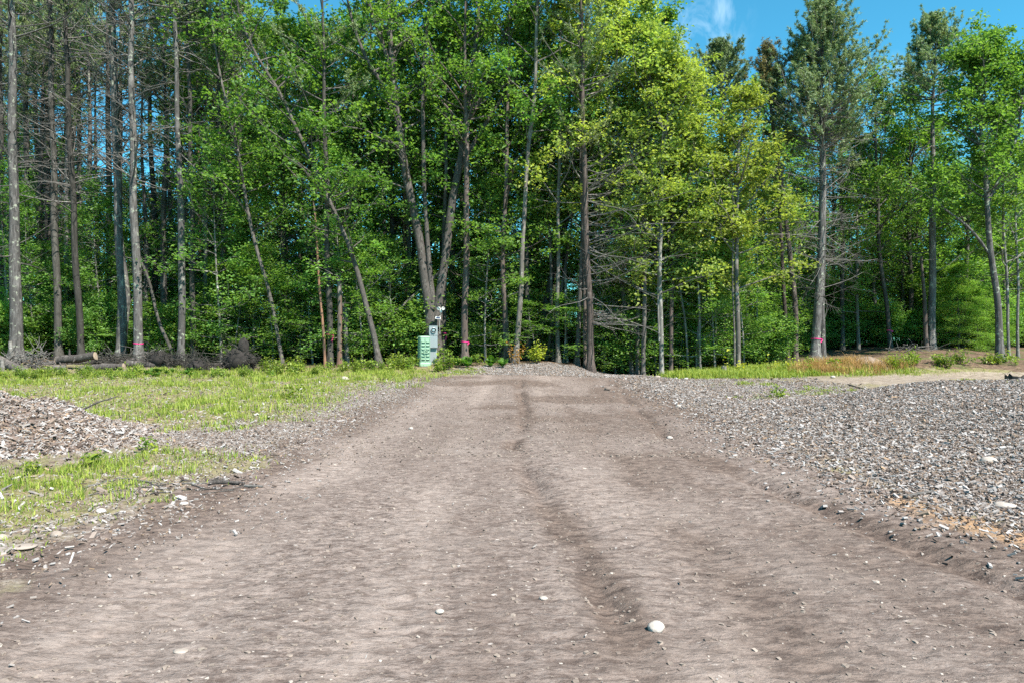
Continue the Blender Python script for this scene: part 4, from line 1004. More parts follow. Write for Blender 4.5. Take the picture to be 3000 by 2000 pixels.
def rootball(label, px, py, d, w, h, seed, nr=60, spike=None, name='root_plate'):
    rng_ = np.random.default_rng(seed); c = at(px, py, d)
    c[2] = max(c[2], float(terrain(c[0], c[1])) + h * .35)
    root = thing(name, label, 'tree roots', c)
    m = MD(); v, q = lump(c, (w / 2 * .85, .32, h / 2 * .9), seed, amp=.45, fr=2.6); m.add(v, q, .5)
    if spike is not None:
        v, q = lump(c + np.array([spike, 0, h * .5]), (w * .14, .16, h * .42), seed + 5, amp=.4); m.add(v, q, .5)
    part(m, 'soil', MT['soil'], root, True)
    n = nr; th = rng_.uniform(0, 6.28, n)
    D_ = unit(np.stack([np.cos(th), rng_.normal(-.5, .5, n), np.sin(th)], -1))
    S = c + D_ * np.array([w * .36, .25, h * .36]); w_ = MD()
    L_ = rng_.uniform(.15, .5, n) * (w + h) / 2
    B = curves(S, D_, L_, 7, rng_, -.25, .5); w_.tubes(B, rng_.uniform(.006, .022, n)[:, None] * np.linspace(1, .25, 7)[None], 5, .5)
    s2 = rng_.uniform(.3, 1, (n, 4)); S2, T2 = sample(B, s2); D2 = unit(T2 + rng_.normal(0, .8, T2.shape)).reshape(-1, 3)
    B2 = curves(S2.reshape(-1, 3), D2, rng_.uniform(.06, .25, n * 4), 5, rng_, -.2, .5); w_.tubes(B2, .005 * np.linspace(1, .4, 5)[None] * np.ones((n * 4, 1)), 3, .5)
    part(w_, 'roots', MT['bark_dark'], root, True)
rootball('dark tangled root ball at the right end of the log pile', 470, 1060, 25.2, 1.05, .62, 3, 80)
rootball('small dark root ball low in the weeds beside the short log end', 582, 1088, 24.0, .68, .46, 4, 60)
rootball('wide upturned root plate with a peaked top, dark against the wood', 703, 1064, 24.6, 1.2, .85, 5, 120, .12)

def brush(label, px, py, d, w, h, n, seed, name='brush_pile', dirx=1.0, mat='twig'):
    rng_ = np.random.default_rng(seed); c = at(px, py, d)
    S = c + np.stack([rng_.uniform(-w / 2, w / 2, n), rng_.uniform(-.35, .35, n), rng_.uniform(-h * .3, h * .6, n)], -1)
    D_ = unit(np.stack([rng_.normal(0, 1, n) * dirx, rng_.normal(0, .3, n), rng_.normal(0, .35, n)], -1))
    m = MD(); B = curves(S - D_ * .3, D_, rng_.uniform(.3, 1.1, n), 7, rng_, .05, .3)
    m.tubes(B, rng_.uniform(.006, .02, n)[:, None] * np.linspace(1, .35, 7)[None], 5, rng_.random(n))
    return single(name, m, MT[mat], label, 'brush pile', c, True)
brush('heap of bare grey branches and roots below the thick pale pine', 88, 1062, 24.6, 1.0, .55, 110, 1)
brush('scatter of bare sticks on the dark root ball by the log pile', 440, 1046, 25.3, .9, .25, 26, 2)
rl = np.random.default_rng(3); m = MD(); P_ = []
for k in range(34):
    q = gp(rl.uniform(290, 760), rl.uniform(1400, 1450)); a_ = rl.normal(0, .35); l_ = rl.uniform(.05, .32); x_ = np.linspace(-.5, .5, 6) * l_
    xs, ys = q[0] + x_ * math.cos(a_), q[1] + x_ * math.sin(a_) + .02 * np.sin(x_ * 9); P_.append(np.stack([xs, ys, terrain(xs, ys) + .008], -1))
m.tubes(np.array(P_), rl.uniform(.003, .009, 34)[:, None] * np.linspace(1, .5, 6)[None], 5, rl.random(34))
single('stick_litter', m, MT['twig'], 'scraps of broken branch lying along the road edge by the near grass', 'brush', gp(440, 1422), True)
brush('dark tangle of dead branches between the two root balls', 535, 1066, 25.0, 1.1, .35, 90, 6, mat='bark_dark')
brush('dark broken branches heaped behind the square-sawn grey log', 330, 1056, 25.4, 1.3, .35, 90, 7, mat='bark_dark')
brush('low dark brush lying left of the peaked root plate', 630, 1080, 24.6, .7, .2, 50, 8, mat='bark_dark')
log('dark mossy trunk lying between the log pile and the first root ball', at(372, 1066, 24.9), at(545, 1068, 25.2), .12, .10, 14, 'a')
log('dark weathered log lying along the grass in front of the pile', at(255, 1092, 23.6), at(420, 1088, 23.8), .075, .06, 15, 'ab')
brush('thin dead branches lying on the bank near the straight roadside pine', 2660, 1022, 31, 2.0, .2, 30, 4)

def stick(label, pts, d, r, seed, name='stick', mat='twig', cat='stick'):
    m = MD(); W_ = np.array([at(px, py, dd) for (px, py), dd in zip(pts, d)]) if d is not None else np.array([gp(px, py) + [0, 0, r * .8] for px, py in pts]); s = np.linspace(0, len(pts) - 1, 18)
    P = np.stack([np.interp(s, np.arange(len(pts)), W_[:, k]) for k in range(3)], -1); P[1:-1] = .25 * P[:-2] + .5 * P[1:-1] + .25 * P[2:]
    m.tubes(P, r * (1 + .12 * np.sin(s * 9)) * np.linspace(1, .6, 18), 9, .5, cap=True)
    return single(name, m, MT[mat], label, cat, P[9], True)
def gd(px, py): return gp(px, py)[1]
stick('dark bent branch sticking out of the grass behind the chip pile', [(240, 1200), (290, 1176), (345, 1160)], [11.9, 12, 12.2], .017, 1, 'dead_branch', 'bark_dark')
stick('long thin stick lying flat just below the bent branch', [(262, 1213), (320, 1214), (372, 1216)], None, .011, 2)
stick('chunk of weathered brown wood lying at the left road edge', [(614, 1420), (665, 1417), (716, 1420)], None, .021, 3, 'wood_chunk', 'log', 'wood')
stick('smaller tan stick just right of the weathered wood chunk', [(716, 1428), (770, 1430)], None, .012, 4)
stick('long pale stick in front of the near patch of grass', [(250, 1428), (360, 1403), (470, 1420), (610, 1418)], None, .010, 5)
stick('grey-tan stick at the lower edge of the right-hand chips', [(2650, 1462), (2700, 1450), (2735, 1447)], None, .018, 6)
stick('forked dark stick lying at the back of the right-hand chips', [(2484, 1128), (2500, 1132), (2534, 1142)], None, .02, 7, 'stick', 'bark_dark')
stick('long bleached stick among the chips at the right edge', [(2880, 1345), (2940, 1341), (3040, 1338)], None, .012, 8)
stick('short twig standing out of the near grass at the left edge', [(-4, 1450), (12, 1430), (34, 1418)], [6.1, 6.2, 6.3], .012, 9)
stick('pale stick lying on the mossy bank left of the green cabinet', [(1078, 1072), (1110, 1078), (1160, 1083)], None, .014, 10)

# rocks
def rock(label, px, py, wpx, seed, hr=.6, tint=.6, name='rock'):
    g = gp(px, py); w = wpx / F * g[1]
    m = MD(); v, q = lump(g + np.array([0, 0, w * hr * .2]), (w / 2, w * .42, w * hr / 2), seed, 16, 10, .22, 1.4); m.add(v, q, tint)
    return single(name, m, MT['stone'], label, 'rock', g, True)
for i, a in enumerate([
    ('pale egg-sized stone sitting alone in the near road', 1922, 1845, 50, .72, .8), ('small white stone pressed flat in the road, left of centre', 1288, 1800, 26, .5, .75), ('small white stone pressed in the road ahead of the egg-sized stone', 1592, 1760, 26, .45, .72),
    ('faint pale flat stone near the bottom left of the road', 530, 1912, 44, .22, .6), ('round tan rock half buried in the left grass', 1011, 1114, 22, .7, .8), ('large pale rock at the far right end of the road', 1940, 1097, 30, .6, .85),
    ('reddish rock just in front of the large pale rock', 1926, 1106, 20, .5, .55), ('smooth tan rock lying on chips near the right edge', 2896, 1356, 50, .55, .7), ('white slab of stone low in the chips at the right', 2945, 1486, 62, .25, .75),
    ('small tan stone at the left foot of the right-hand chips', 1988, 1192, 16, .7, .75), ('flat pale slab at the lower left, under the near grass', 70, 1606, 74, .14, .55), ('orange-tan stone at the left edge below the near grass', 8, 1580, 30, .7, .6),
    ('brown round stone on dirt below the near grass', 165, 1572, 34, .7, .45), ('pale stone at the tip of the near grass', 296, 1502, 28, .6, .95), ('grey-blue flat stone on the dirt right of the near grass', 540, 1476, 26, .4, .9),
    ('whitish stone in grass below the chip mound rise', 2190, 1098, 18, .6, 1.), ('white stone beside the green strip on the right', 2215, 1102, 14, .6, .95), ('pale stone on the right shoulder beyond the chips', 2440, 1106, 14, .6, .9),
    ('small pale stone beside the far right of the road', 2010, 1112, 14, .5, .9), ('dark clod on the road where the right rut begins', 1780, 1142, 20, .6, .0), ('pale stone near the road end, left of the ruts', 1204, 1258, 14, .6, .8), ('small pale stone lying right of the middle rut', 1962, 1284, 18, .6, .85)]):
    rock(a[0], a[1], a[2], a[3], i + 1, a[4], a[5])

# stumps
def stump(label, px, py, d, wpx, hpx, seed, name='tree_stump', mat='twig', ragged=.25):
    rng_ = np.random.default_rng(seed); c = at(px, py, d); r = wpx / 2 / F * d; h = hpx / F * d
    K = 18; a = np.arange(K) / K * 6.283; z = np.linspace(-.15, 1, 9)
    m = MD(); rim = 1 + ragged * rng_.normal(0, 1, K) * .5
    V = np.stack([np.stack([c[0] + r * np.cos(a) * (1 + .35 * math.exp(-max(k, 0) * 5)) * (1 + .07 * np.sin(5 * a + seed)), c[1] + r * np.sin(a) * (1 + .35 * math.exp(-max(k, 0) * 5)), c[2] + h * k * (rim if k > .5 else np.ones(K))], -1) for k in z])
    i = np.arange(8)[:, None] * K; j = np.arange(K)[None]
    m.add(V.reshape(-1, 3), np.stack([i + j, i + (j + 1) % K, i + K + (j + 1) % K, i + K + j], -1).reshape(-1, 4), .5)
    root = thing(name, label, 'stump', c); part(m, 'bark', MT[mat], root, True)
    t = MD(); top_ = V[-1] * .93 + V[-1].mean(0) * .07; cc = V[-1].mean(0) - [0, 0, .03]
    kk = np.arange(0, K, 2); t.add(np.concatenate([top_, cc[None]]), np.stack([kk, (kk + 1) % K, (kk + 2) % K, np.full(len(kk), K)], -1), .5)
    part(t, 'cut_top', MT['wood_end'] if mat != 'twig' else MT['twig'], root)
stump('small weathered grey stump in the grass right of the birch poles', 2121, 1093, 24.6, 15, 21, 1)
stump('ragged dark stump on the edge of the sandy track at the right edge', 2976, 1124, 15.6, 52, 26, 2, mat='log', ragged=.5)

# heaps
def heap(name, label, cat, c, rx, ry, h, seed, mat, ex=1.4):
    nr, na = 26, 72; rr = np.linspace(0.001, 1.0, nr); aa = np.arange(na) / na * 6.283
    Rr, Aa = np.meshgrid(rr, aa, indexing='ij'); wob_ = 1 + .12 * (fbm(np.cos(Aa) * 1.5 + seed, np.sin(Aa) * 1.5 + seed) - .5) * 2
    x = c[0] + rx * Rr * np.cos(Aa) * wob_; y = c[1] + ry * Rr * np.sin(Aa) * wob_
    z = terrain(x, y) + h * (np.cos(np.pi * Rr ** .9) * .5 + .5) ** ex * (.6 + .8 * fbm(x * 1.9, y * 1.9, 4)) - .035 * Rr ** 3
    m = MD(); i = np.arange(nr - 1)[:, None] * na; j = np.arange(na)[None]
    m.add(np.stack([x, y, z], -1).reshape(-1, 3), np.stack([i + j, i + na + j, i + na + (j + 1) % na, i + (j + 1) % na], -1).reshape(-1, 4), .5)
    root = thing(name, label, cat, (c[0], c[1], float(terrain(c[0], c[1]))))
    part(m, 'mound', mat, root, True)
    def hz(px_, py_):
        dx, dy = (px_ - c[0]) / rx, (py_ - c[1]) / ry; A_ = np.arctan2(dy, dx); wv = 1 + .12 * (fbm(np.cos(A_) * 1.5 + seed, np.sin(A_) * 1.5 + seed) - .5) * 2
        r_ = np.clip(np.hypot(dx, dy) / wv, 0, 1)
        return terrain(px_, py_) + h * (np.cos(np.pi * r_ ** .9) * .5 + .5) ** ex * (.6 + .8 * fbm(px_ * 1.9, py_ * 1.9, 4)) - .035 * r_ ** 3
    return root, hz
HC = (-7.35, 9.3)
MT['chipbed'] = plain('chip_bed', (.14, .10, .08), .95, var=.5, scale=20, bump=.8)
hp, hz = heap('wood_chip_pile', 'heap of brown and grey wood chips at the left edge of the photo', 'wood chip pile', HC, 2.75, 2.7, .74, 4, MT['chipbed'], 1.0)
rng = np.random.default_rng(5); n = 42000
rr = np.sqrt(rng.random(n)) * 1.02; aa = rng.uniform(0, 6.283, n); p = np.stack([HC[0] + 2.75 * rr * np.cos(aa), HC[1] + 2.7 * rr * np.sin(aa)], -1)
m = MD(); chips(m, p, hz(p[:, 0], p[:, 1]), rng, .022, .075, .5)
ch = part(m, 'chips', MT['chip'], hp); ch['kind'] = 'stuff'
g = gp(2555, 1076)
heap('sand_mound', 'low mound of bare tan sand behind the orange-brown grass', 'sand mound', (g[0], g[1] + .35), 1.15, .8, .30, 9, MT['sandheap'], .75)

# leafy weeds, ferns, small shrubs
def weed(name, kind, seed, cat='weed'):
    rng_ = np.random.default_rng(seed); st, lf = MD(), MD()
    if kind == 'fern':
        n = 9; az = np.arange(n) * 2.4 + rng_.uniform(-.3, .3, n); e = np.radians(rng_.uniform(50, 75, n))
        D_ = np.stack([np.cos(az) * np.cos(e), np.sin(az) * np.cos(e), np.sin(e)], -1); L_ = rng_.uniform(.45, .7, n)
        B = curves(np.zeros((n, 3)), D_, L_, 10, rng_, -.45, .1); st.tubes(B, .004 * np.linspace(1, .4, 10)[None] * np.ones((n, 1)), 3, .5)
        s_ = np.tile(np.linspace(.2, 1, 22), (n, 1)); P_, T_ = sample(B, s_); sd = unit(np.cross(T_, [0, 0, 1.]))
        for sg in (-1, 1):
            ln_ = (.11 * np.sin(np.linspace(.15, 1, 22) * math.pi * .97) + .015)[None, :, None]
            c_ = P_ + sd * sg * ln_ * .5; b_ = T_ * .016; a_ = sd * sg * ln_ * .5 + T_ * .02
            v = np.stack([c_ - a_, c_ + b_, c_ + a_, c_ - b_], 2).reshape(-1, 3); lf.add(v, np.arange(len(v)).reshape(-1, 4), np.repeat(rng_.random(len(v) // 4), 4))
        mt = 'fern'
    else:
        n = {'weed': 7, 'shrub': 16, 'yellow': 14, 'seedling': 3, 'rust': 10}[kind]; H = {'weed': .42, 'shrub': .5, 'yellow': .7, 'seedling': .4, 'rust': .8}[kind]
        az = rng_.uniform(0, 6.28, n); e = np.radians(rng_.uniform(48, 85, n))
        D_ = np.stack([np.cos(az) * np.cos(e), np.sin(az) * np.cos(e), np.sin(e)], -1); L_ = H * rng_.uniform(.55, 1.1, n)
        B = curves(rng_.normal(0, .06, (n, 3)) * [1, 1, 0], D_, L_, 7, rng_, .1, .15); st.tubes(B, .005 * np.linspace(1, .4, 7)[None] * np.ones((n, 1)), 4, .5)
        k = {'weed': 9, 'shrub': 22, 'yellow': 22, 'seedling': 7, 'rust': 12}[kind]; s_ = rng_.uniform(.25, 1.02, (n, k)); P_, T_ = sample(B, np.clip(s_, 0, 1))
        c_ = P_.reshape(-1, 3) + rng_.normal(0, .055, (n * k, 3)); ls = {'weed': .105, 'shrub': .075, 'yellow': .08, 'seedling': .11, 'rust': .085}[kind]
        lf.leaves(c_, ls, rng_, .5, .7)
        mt = {'weed': 'weed', 'shrub': 'weed', 'yellow': 'yellow', 'seedling': 'yellow', 'rust': 'rust'}[kind]
    r_ = thing(name, 'x x x x', cat); st.build('stems', MT['bark_brown'], r_); lf.build('leaves', MT[mt], r_)
    return r_
WD = {'weed': [weed('leafy_weed', 'weed', s) for s in (1, 2, 3)], 'fern': [weed('fern', 'fern', s, 'fern') for s in (4, 5)], 'shrub': [weed('low_shrub', 'shrub', s, 'shrub') for s in (6, 7)],
      'yellow': [weed('yellow_shrub', 'yellow', 8, 'shrub')], 'seedling': [weed('seedling', 'seedling', s, 'seedling') for s in (9, 10)], 'rust': [weed('reddish_sapling', 'rust', 11, 'sapling')]}
WUSED = set()
def wput(kind, px, py, hpx, label, group=None, rng=RNG, d=None):
    i = int(rng.integers(len(WD[kind]))); pr = WD[kind][i]
    g = gp(px, py) if d is None else np.array([(px - 1500) / F * d, d, float(terrain((px - 1500) / F * d, d))])
    H0 = {'weed': .45, 'fern': .48, 'shrub': .52, 'yellow': .72, 'seedling': .42, 'rust': .82}[kind]
    s = hpx / F * g[1] / H0; rz = rng.uniform(0, 6.28)
    if (kind, i) not in WUSED:
        WUSED.add((kind, i)); pr.location = g; pr.rotation_euler = (0, 0, rz); pr.scale = (s, s, s); pr['label'] = label
        if group: pr['group'] = group
        return
    copy_tree(pr, g, rz, (s, s, s), label, group)
rng = np.random.default_rng(77)
for z0, z1, y0, y1, nn, where, kinds in (
    (-60, 240, 1094, 1112, 30, 'in front of the sloping fallen trunk and short sawn log', ('weed', 'weed', 'shrub')), (240, 420, 1092, 1112, 26, 'in front of the square-sawn grey log', ('weed', 'weed', 'shrub')),
    (415, 560, 1090, 1106, 20, 'below the dark tangled root ball', ('weed', 'fern', 'fern', 'fern')), (560, 760, 1096, 1106, 18, 'in front of the peaked root plate', ('weed', 'weed', 'shrub')),
    (760, 960, 1084, 1102, 22, 'left of the thin red pole', ('weed', 'weed', 'shrub')), (960, 1090, 1078, 1092, 16, 'in front of the red-faced snag', ('weed', 'shrub', 'weed')),
    (1100, 1225, 1070, 1086, 16, 'between the swan-necked oak and the green cabinet', ('weed', 'shrub')), (1330, 1480, 1066, 1078, 14, 'along the back of the chip mound', ('fern', 'weed')),
    (2180, 2420, 1078, 1092, 16, 'among the orange-brown grass', ('weed', 'weed', 'seedling')), (2560, 2980, 1062, 1080, 20, 'on the shaded bank behind the sandy track', ('shrub', 'weed'))):
    for k in range(nn):
        kd = kinds[int(rng.integers(len(kinds)))]
        nm = {'weed': 'broad-leaved green weed', 'shrub': 'low bushy green shrub', 'fern': 'bright green fern', 'seedling': 'yellow-leaved seedling'}[kd]
        px_ = rng.uniform(z0, z1)
        wput(kd, px_, rng.uniform(y0, y1), (rng.uniform(14, 30) if px_ < 760 else rng.uniform(20, 42)) if kd != 'seedling' else rng.uniform(24, 36), f'{nm} {where}', f'{nm}s {where}', rng)
wput('shrub', 1312, 1084, 50, 'leafy shrub at the right foot of the electric meter', None, rng)
wput('shrub', 1284, 1088, 38, 'lower shrub in front of the electric meter post', None, rng)
wput('weed', 1306, 1064, 50, 'tall pale weed beside the foot of the triple oak', None, rng, 26.9)
wput('weed', 1215, 1080, 38, 'pale green weed at the left side of the green cabinet', None, rng)
wput('yellow', 1567, 1064, 62, 'bright yellow-green bush at the top of the chip mound', None, rng)
wput('rust', 1513, 1062, 64, 'reddish-leaved sapling at the foot of the tall pale grey maple', None, rng, 26.0)
wput('seedling', 2158, 1096, 52, 'yellow seedling at the foot of the pale twin-stemmed maple', None, rng)
wput('weed', 2448, 1088, 44, 'round-leaved plant sticking out of the orange grass', None, rng)
wput('weed', 2282, 1166, 46, 'weed growing alone in front of the right-hand grass strip', None, rng)
wput('weed', 2682, 1070, 30, 'small green plant right of the sand mound', None, rng)
wput('weed', 265, 1368, 60, 'weed with a broad leaf at the lower edge of the chip pile', None, rng)
wput('weed', 425, 1325, 50, 'weed with rounded leaves at the right toe of the chip pile', None, rng)
wput('seedling', 462, 1330, 46, 'yellowing seedling at the right toe of the chip pile', None, rng)
wput('weed', 90, 1390, 52, 'broad weed between the chip pile and the near grass', None, rng)
wput('weed', 860, 1168, 50, 'weed rising from the middle of the left grass', None, rng)

# ------------------------------------------------------------------ green utility cabinet
def mrot(a, loc):
    c_, s_ = math.cos(a), math.sin(a)
    return np.array([[c_, -s_, 0, loc[0]], [s_, c_, 0, loc[1]], [0, 0, 1, loc[2]], [0, 0, 0, 1.]])
def rrect(hx, hy, r, k=5):
    o = []
    for cx, cy, a0 in ((hx - r, hy - r, 0), (-hx + r, hy - r, 90), (-hx + r, -hy + r, 180), (hx - r, -hy + r, 270)):
        for i in range(k + 1):
            a = rad(a0 + 90 * i / k); o.append((cx + r * math.cos(a), cy + r * math.sin(a)))
    return np.array(o)
def loft(m, secs, t=.5, capb=False):
    K = len(secs[0][1]); V = np.concatenate([np.column_stack([s[1], np.full(K, s[0])]) for s in secs])
    i = np.arange(len(secs) - 1)[:, None] * K; j = np.arange(K)[None]
    m.add(V, np.stack([i + j, i + (j + 1) % K, i + K + (j + 1) % K, i + K + j], -1).reshape(-1, 4), t)
    c = np.array([0, 0, secs[-1][0]]); top_ = V[-K:]; kk = np.arange(0, K, 2)
    m.add(np.concatenate([top_, c[None]]), np.stack([kk, (kk + 1) % K, (kk + 2) % K, np.full(len(kk), K)], -1), t)
d = 26.0; g = at(1242, 1072, d); g[2] = float(terrain(g[0], g[1])) - .01
cab = thing('utility_cabinet', 'mint-green ribbed plastic utility cabinet standing in grass before the triple oak', 'utility box', g, rz=rad(25))
hx, hy, H = .20, .17, 1.06
m = MD(); loft(m, [(0.1, rrect(hx, hy, .05)), (H * .55, rrect(hx * .985, hy * .985, .05)), (H - .03, rrect(hx * .97, hy * .97, .05))])
yf = -hy
m.box((-.17, yf - .014, .16), (-.155, yf + .01, H - .06)); m.box((.155, yf - .014, .16), (.17, yf + .01, H - .06)); m.box((-.014, yf - .02, .16), (.014, yf + .012, H - .06))
for c0 in (-.085, .085):
    for k in range(6):
        z = .27 + k * .125; w_ = .066
        P_ = np.array([[-w_, yf + .01, z], [w_, yf + .01, z], [w_ * .8, yf - .045, z - .018], [-w_ * .8, yf - .045, z - .018], [-w_, yf + .01, z - .05], [w_, yf + .01, z - .05], [w_ * .8, yf - .045, z - .03], [-w_ * .8, yf - .045, z - .03]]) + [c0, 0, 0]
        m.add(P_, [[0, 1, 2, 3], [7, 6, 5, 4], [3, 2, 6, 7], [0, 3, 7, 4], [2, 1, 5, 6]], .5)
for sx in (-1, 1):
    for k in range(8): m.box((sx * hx * .98 - .012, -hy * .7, .25 + k * .095), (sx * hx * .98 + .012, hy * .7, .262 + k * .095))
part(m, 'body', MT['green'], cab, False, False)
m = MD(); loft(m, [(0, rrect(hx + .022, hy + .022, .05)), (.10, rrect(hx + .02, hy + .02, .05)), (.125, rrect(hx + .004, hy + .004, .05))]); loft(m, [(.128, rrect(hx + .014, hy + .014, .05)), (.15, rrect(hx + .014, hy + .014, .05)), (.155, rrect(hx + .002, hy + .002, .05))])
part(m, 'base_skirt', MT['green'], cab, False, False)
m = MD(); loft(m, [(H - .03, rrect(hx * 1.0, hy * 1.0, .05)), (H - .005, rrect(hx * 1.01, hy * 1.01, .05)), (H + .015, rrect(hx * .93, hy * .93, .05)), (H + .03, rrect(hx * .7, hy * .7, .05))])
part(m, 'lid', MT['green'], cab, False, False)
m = MD(); y0 = yf - .055
for lo, hi in (((-.085, y0, .47), (-.065, y0 + .05, .58)), ((.065, y0, .47), (.085, y0 + .05, .58)), ((-.065, y0, .47), (.065, y0 + .02, .488)), ((-.065, y0, .562), (.065, y0 + .02, .58))): m.box(lo, hi)
part(m, 'handle', MT['green'], cab, False, False)

# grey electric meter pedestal
d = 26.55; g = at(1268.5, 1073, d); g[2] = float(terrain(g[0], g[1])) - .02
met = thing('electric_meter', 'grey metal electric meter pedestal with a round glass dial, before the triple oak', 'electric meter', g, rz=rad(14))
top_z = zz(955, d) - g[2]; k1 = zz(981, d) - g[2]; k0 = zz(1018, d) - g[2]; hw = .155
m = MD(); m.box((-hw + .015, -.04, 0), (hw - .015, .12, k0)); part(m, 'post', MT['grey'], met, False, False)
m = MD(); m.box((-hw + .005, -.145, k0), (hw - .005, .13, k1 - .012)); m.box((-.03, -.149, k0 + .03), (.05, -.144, k0 + .045)); part(m, 'breaker_box', MT['grey'], met, False, False)
m = MD(); m.box((-hw, -.135, k1 - .008), (hw, .12, top_z - .01)); m.box((-hw - .006, -.142, top_z - .009), (hw + .006, .125, top_z + .006)); part(m, 'meter_box', MT['grey'], met, False, False)
m = MD(); m.box((-hw + .002, -.150, k1 - .026), (hw - .002, -.130, k1 - .0095)); m.box((-.012, -.158, k1 - .035), (.012, -.147, k1 - .002)); part(m, 'latch', MT['greydark'], met, False, False)
zc = (k1 + top_z) / 2 - .005; R = .092
a = np.linspace(0, 2 * math.pi, 33)
def disc(m, r, y): 
    for k in range(0, 32, 2):
        m.add([[r * math.cos(a[k]), y, zc + r * math.sin(a[k])], [r * math.cos(a[k + 1]), y, zc + r * math.sin(a[k + 1])], [r * math.cos(a[k + 2]), y, zc + r * math.sin(a[k + 2])], [0, y, zc]], [[0, 1, 2, 3]], .5)
def ring(m, prof):
    V = np.array([[[r * math.cos(x), y, zc + r * math.sin(x)] for x in a[:-1]] for r, y in prof]); i = np.arange(len(prof) - 1)[:, None] * 32; j = np.arange(32)[None]
    m.add(V.reshape(-1, 3), np.stack([i + j, i + (j + 1) % 32, i + 32 + (j + 1) % 32, i + 32 + j], -1).reshape(-1, 4), .5)
m = MD(); ring(m, [(R + .014, -.134), (R + .014, -.17), (R + .002, -.175), (R - .004, -.165), (R - .004, -.137)])
mr = part(m, 'dial_ring', MT['steel'], met, True, False)
m = MD(); disc(m, R - .005, -.139); part(m, 'dial_face', MT['black'], met, False, False)
m = MD(); m.box((-.05, -.165, zc - .03), (.045, -.14, zc + .035)); ring(m, [(.05, -.15), (.05, -.156), (.03, -.158)]); part(m, 'dial', MT['steel'], met, False, False)
m = MD(); ring(m, [(R - .006, -.168), (R - .01, -.205), (R - .03, -.222), (.03, -.228), (.001, -.229)]); part(m, 'glass_dome', MT['glass'], met, True, False)

# twin floodlight and its little solar panel on the triple oak
d = 27.0; g = at(1292, 905, d)
fl = thing('floodlight', 'white twin-headed floodlight fixed to the right side of the triple oak', 'floodlight', g)
for nm, dx, yaw in (('lamp_head', -.075, -.25), ('lamp_head', .075, .5)):
    m = MD(); c_ = np.array([dx, -.03, .02]); ax_ = unit(np.array([math.sin(yaw), -1, -.35])); u_ = unit(np.cross(ax_, [0, 0, 1])); v_ = np.cross(ax_, u_)
    V = [[c_ + ax_ * y + r * (math.cos(x) * u_ + math.sin(x) * v_) for x in a[:-1:2]] for y, r in ((-.06, .02), (-.04, .045), (.03, .064), (.055, .064), (.05, .055), (.048, .001))]
    i = np.arange(5)[:, None] * 16; j = np.arange(16)[None]
    m.add(np.array(V).reshape(-1, 3), np.stack([i + j, i + (j + 1) % 16, i + 16 + (j + 1) % 16, i + 16 + j], -1).reshape(-1, 4), .5); part(m, nm, MT['white'], fl, True, False)
m = MD(); m.box((-.04, -.02, -.14), (.04, .04, -.05)); m.box((-.07, -.01, -.06), (.07, .03, -.025)); m.box((-.03, .03, -.12), (.03, .12, .03)); part(m, 'bracket', MT['white'], fl, False, False)
m = MD(); m.tubes(np.array([[.0, .03, -.14], [-.02, .05, -.25], [-.07, .05, -.36], [-.06, .05, -.6], [-.05, .06, -.95]]), np.full(5, .006), 6, .5); part(m, 'cable', MT['white'], fl, True, False)
g = at(1283, 932, d - .05)
sp = thing('solar_panel', 'small white-framed solar panel tilted below the twin floodlight', 'solar panel', g)
ax_ = rad(38); Mx = np.array([[1, 0, .18, 0], [0, math.cos(ax_), -math.sin(ax_), 0], [-.12, math.sin(ax_), math.cos(ax_), 0], [0, 0, 0, 1]])
m = MD(); m.box((-.10, -.07, -.012), (.10, .07, .010), M=Mx); part(m, 'frame', MT['white'], sp, False, False)
m = MD(); m.box((-.082, -.054, .0105), (.082, .054, .014), M=Mx); part(m, 'cell_panel', MT['panel'], sp, False, False)
m = MD(); m.box((-.09, -.01, .01), (-.05, .16, .05)); part(m, 'bracket', MT['white'], sp, False, False)
print('props', time.time() - T0)

# ------------------------------------------------------------------ camera, sun, sky
cam = bpy.data.cameras.new('camera'); cam.lens = 25.0; cam.sensor_width = 36.0; cam.clip_start = .05; cam.clip_end = 3000
co_ = bpy.data.objects.new('camera', cam); C.objects.link(co_); co_.location = (0, 0, CAMZ); co_.rotation_euler = (rad(90), 0, 0)
bpy.context.scene.camera = co_
sv = np.array([.42, -.46, .78]); sv /= np.linalg.norm(sv)
el_, az_ = math.asin(sv[2]), math.atan2(sv[0], sv[1])
sl = bpy.data.lights.new('sun', 'SUN'); sl.energy = 4.8; sl.angle = rad(.53); sl.color = (1, .95, .87)
so = bpy.data.objects.new('sun', sl); C.objects.link(so); so.location = (5, -5, 30)
from mathutils import Vector
so.rotation_euler = Vector(-sv).to_track_quat('-Z', 'Y').to_euler()
W = bpy.data.worlds.new('World'); bpy.context.scene.world = W; W.use_nodes = True
wt = W.node_tree; bg = wt.nodes['Background']; bg.inputs[1].default_value = .13
sky = wt.nodes.new('ShaderNodeTexSky'); sky.sky_type = 'NISHITA'; sky.sun_disc = False; sky.sun_elevation = el_; sky.sun_rotation = az_
sky.air_density = 1.0; sky.dust_density = .15; sky.ozone_density = 5.0; sky.altitude = 1500
mx = wt.nodes.new('ShaderNodeMix'); mx.data_type = 'RGBA'; mx.blend_type = 'MULTIPLY'; mx.inputs[0].default_value = 1
mx.inputs[7].default_value = (.32, .88, .78, 1)
tc = wt.nodes.new('ShaderNodeTexCoord')
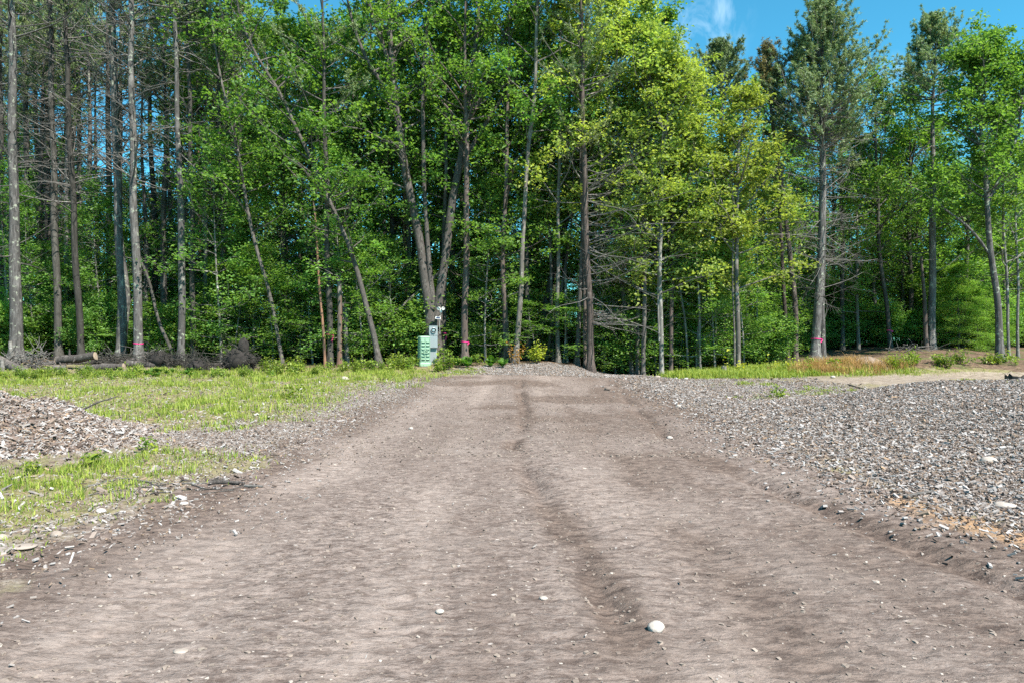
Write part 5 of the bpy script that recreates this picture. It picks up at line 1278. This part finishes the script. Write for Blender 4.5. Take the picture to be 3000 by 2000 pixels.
def wn(t, ins, **kw):
    nd = wt.nodes.new(t)
    for k, v in kw.items(): setattr(nd, k, v)
    for k, v in ins.items():
        if hasattr(v, 'is_output'): wt.links.new(v, nd.inputs[k])
        else: nd.inputs[k].default_value = v
    return nd.outputs
mask = None
for (cx, cy_), rr_ in (((2050, 75), .07), ((2130, 20), .035), ((2600, 222), .03), ((1985, 90), .03)):
    v_ = np.array([(cx - 1500) / F, 1, (1000 - cy_) / F]); v_ /= np.linalg.norm(v_)
    ds = wn('ShaderNodeVectorMath', {0: tc.outputs['Generated'], 1: tuple(v_)}, operation='DISTANCE')['Value']
    m_ = wn('ShaderNodeMapRange', {0: ds, 1: rr_, 2: 0.0, 3: 0.0, 4: 1.0})[0]
    mask = m_ if mask is None else wn('ShaderNodeMath', {0: mask, 1: m_}, operation='MAXIMUM')[0]
mp = wn('ShaderNodeMapping', {0: tc.outputs['Generated'], 'Rotation': (0, .25, 0), 'Scale': (26, 26, 9)})[0]
nz_ = wn('ShaderNodeTexNoise', {'Vector': mp, 'Scale': 1.0, 'Detail': 6.0, 'Roughness': .62, 'Distortion': .6})[0]
cl = wn('ShaderNodeMapRange', {0: nz_, 1: .46, 2: .78, 3: 0.0, 4: .75})[0]
cf = wn('ShaderNodeMath', {0: cl, 1: mask}, operation='MULTIPLY')[0]
wt.links.new(sky.outputs[0], mx.inputs[6])
cm = wt.nodes.new('ShaderNodeMix'); cm.data_type = 'RGBA'; wt.links.new(cf, cm.inputs[0]); wt.links.new(mx.outputs[2], cm.inputs[6]); cm.inputs[7].default_value = (3.2, 4.2, 5.0, 1)
wt.links.new(cm.outputs[2], bg.inputs[0])
sc = bpy.context.scene
sc.view_settings.view_transform = 'Standard'; sc.view_settings.look = 'None'; sc.view_settings.exposure = 1.3; sc.view_settings.gamma = 1
cy = sc.cycles
cy.max_bounces = 12; cy.diffuse_bounces = 7; cy.glossy_bounces = 2; cy.transmission_bounces = 7; cy.transparent_max_bounces = 4
cy.caustics_reflective = False; cy.caustics_refractive = False
cy.use_denoising = False
cy.sample_clamp_indirect = 4.0
print('script', time.time() - T0, 'objects', len(bpy.data.objects))
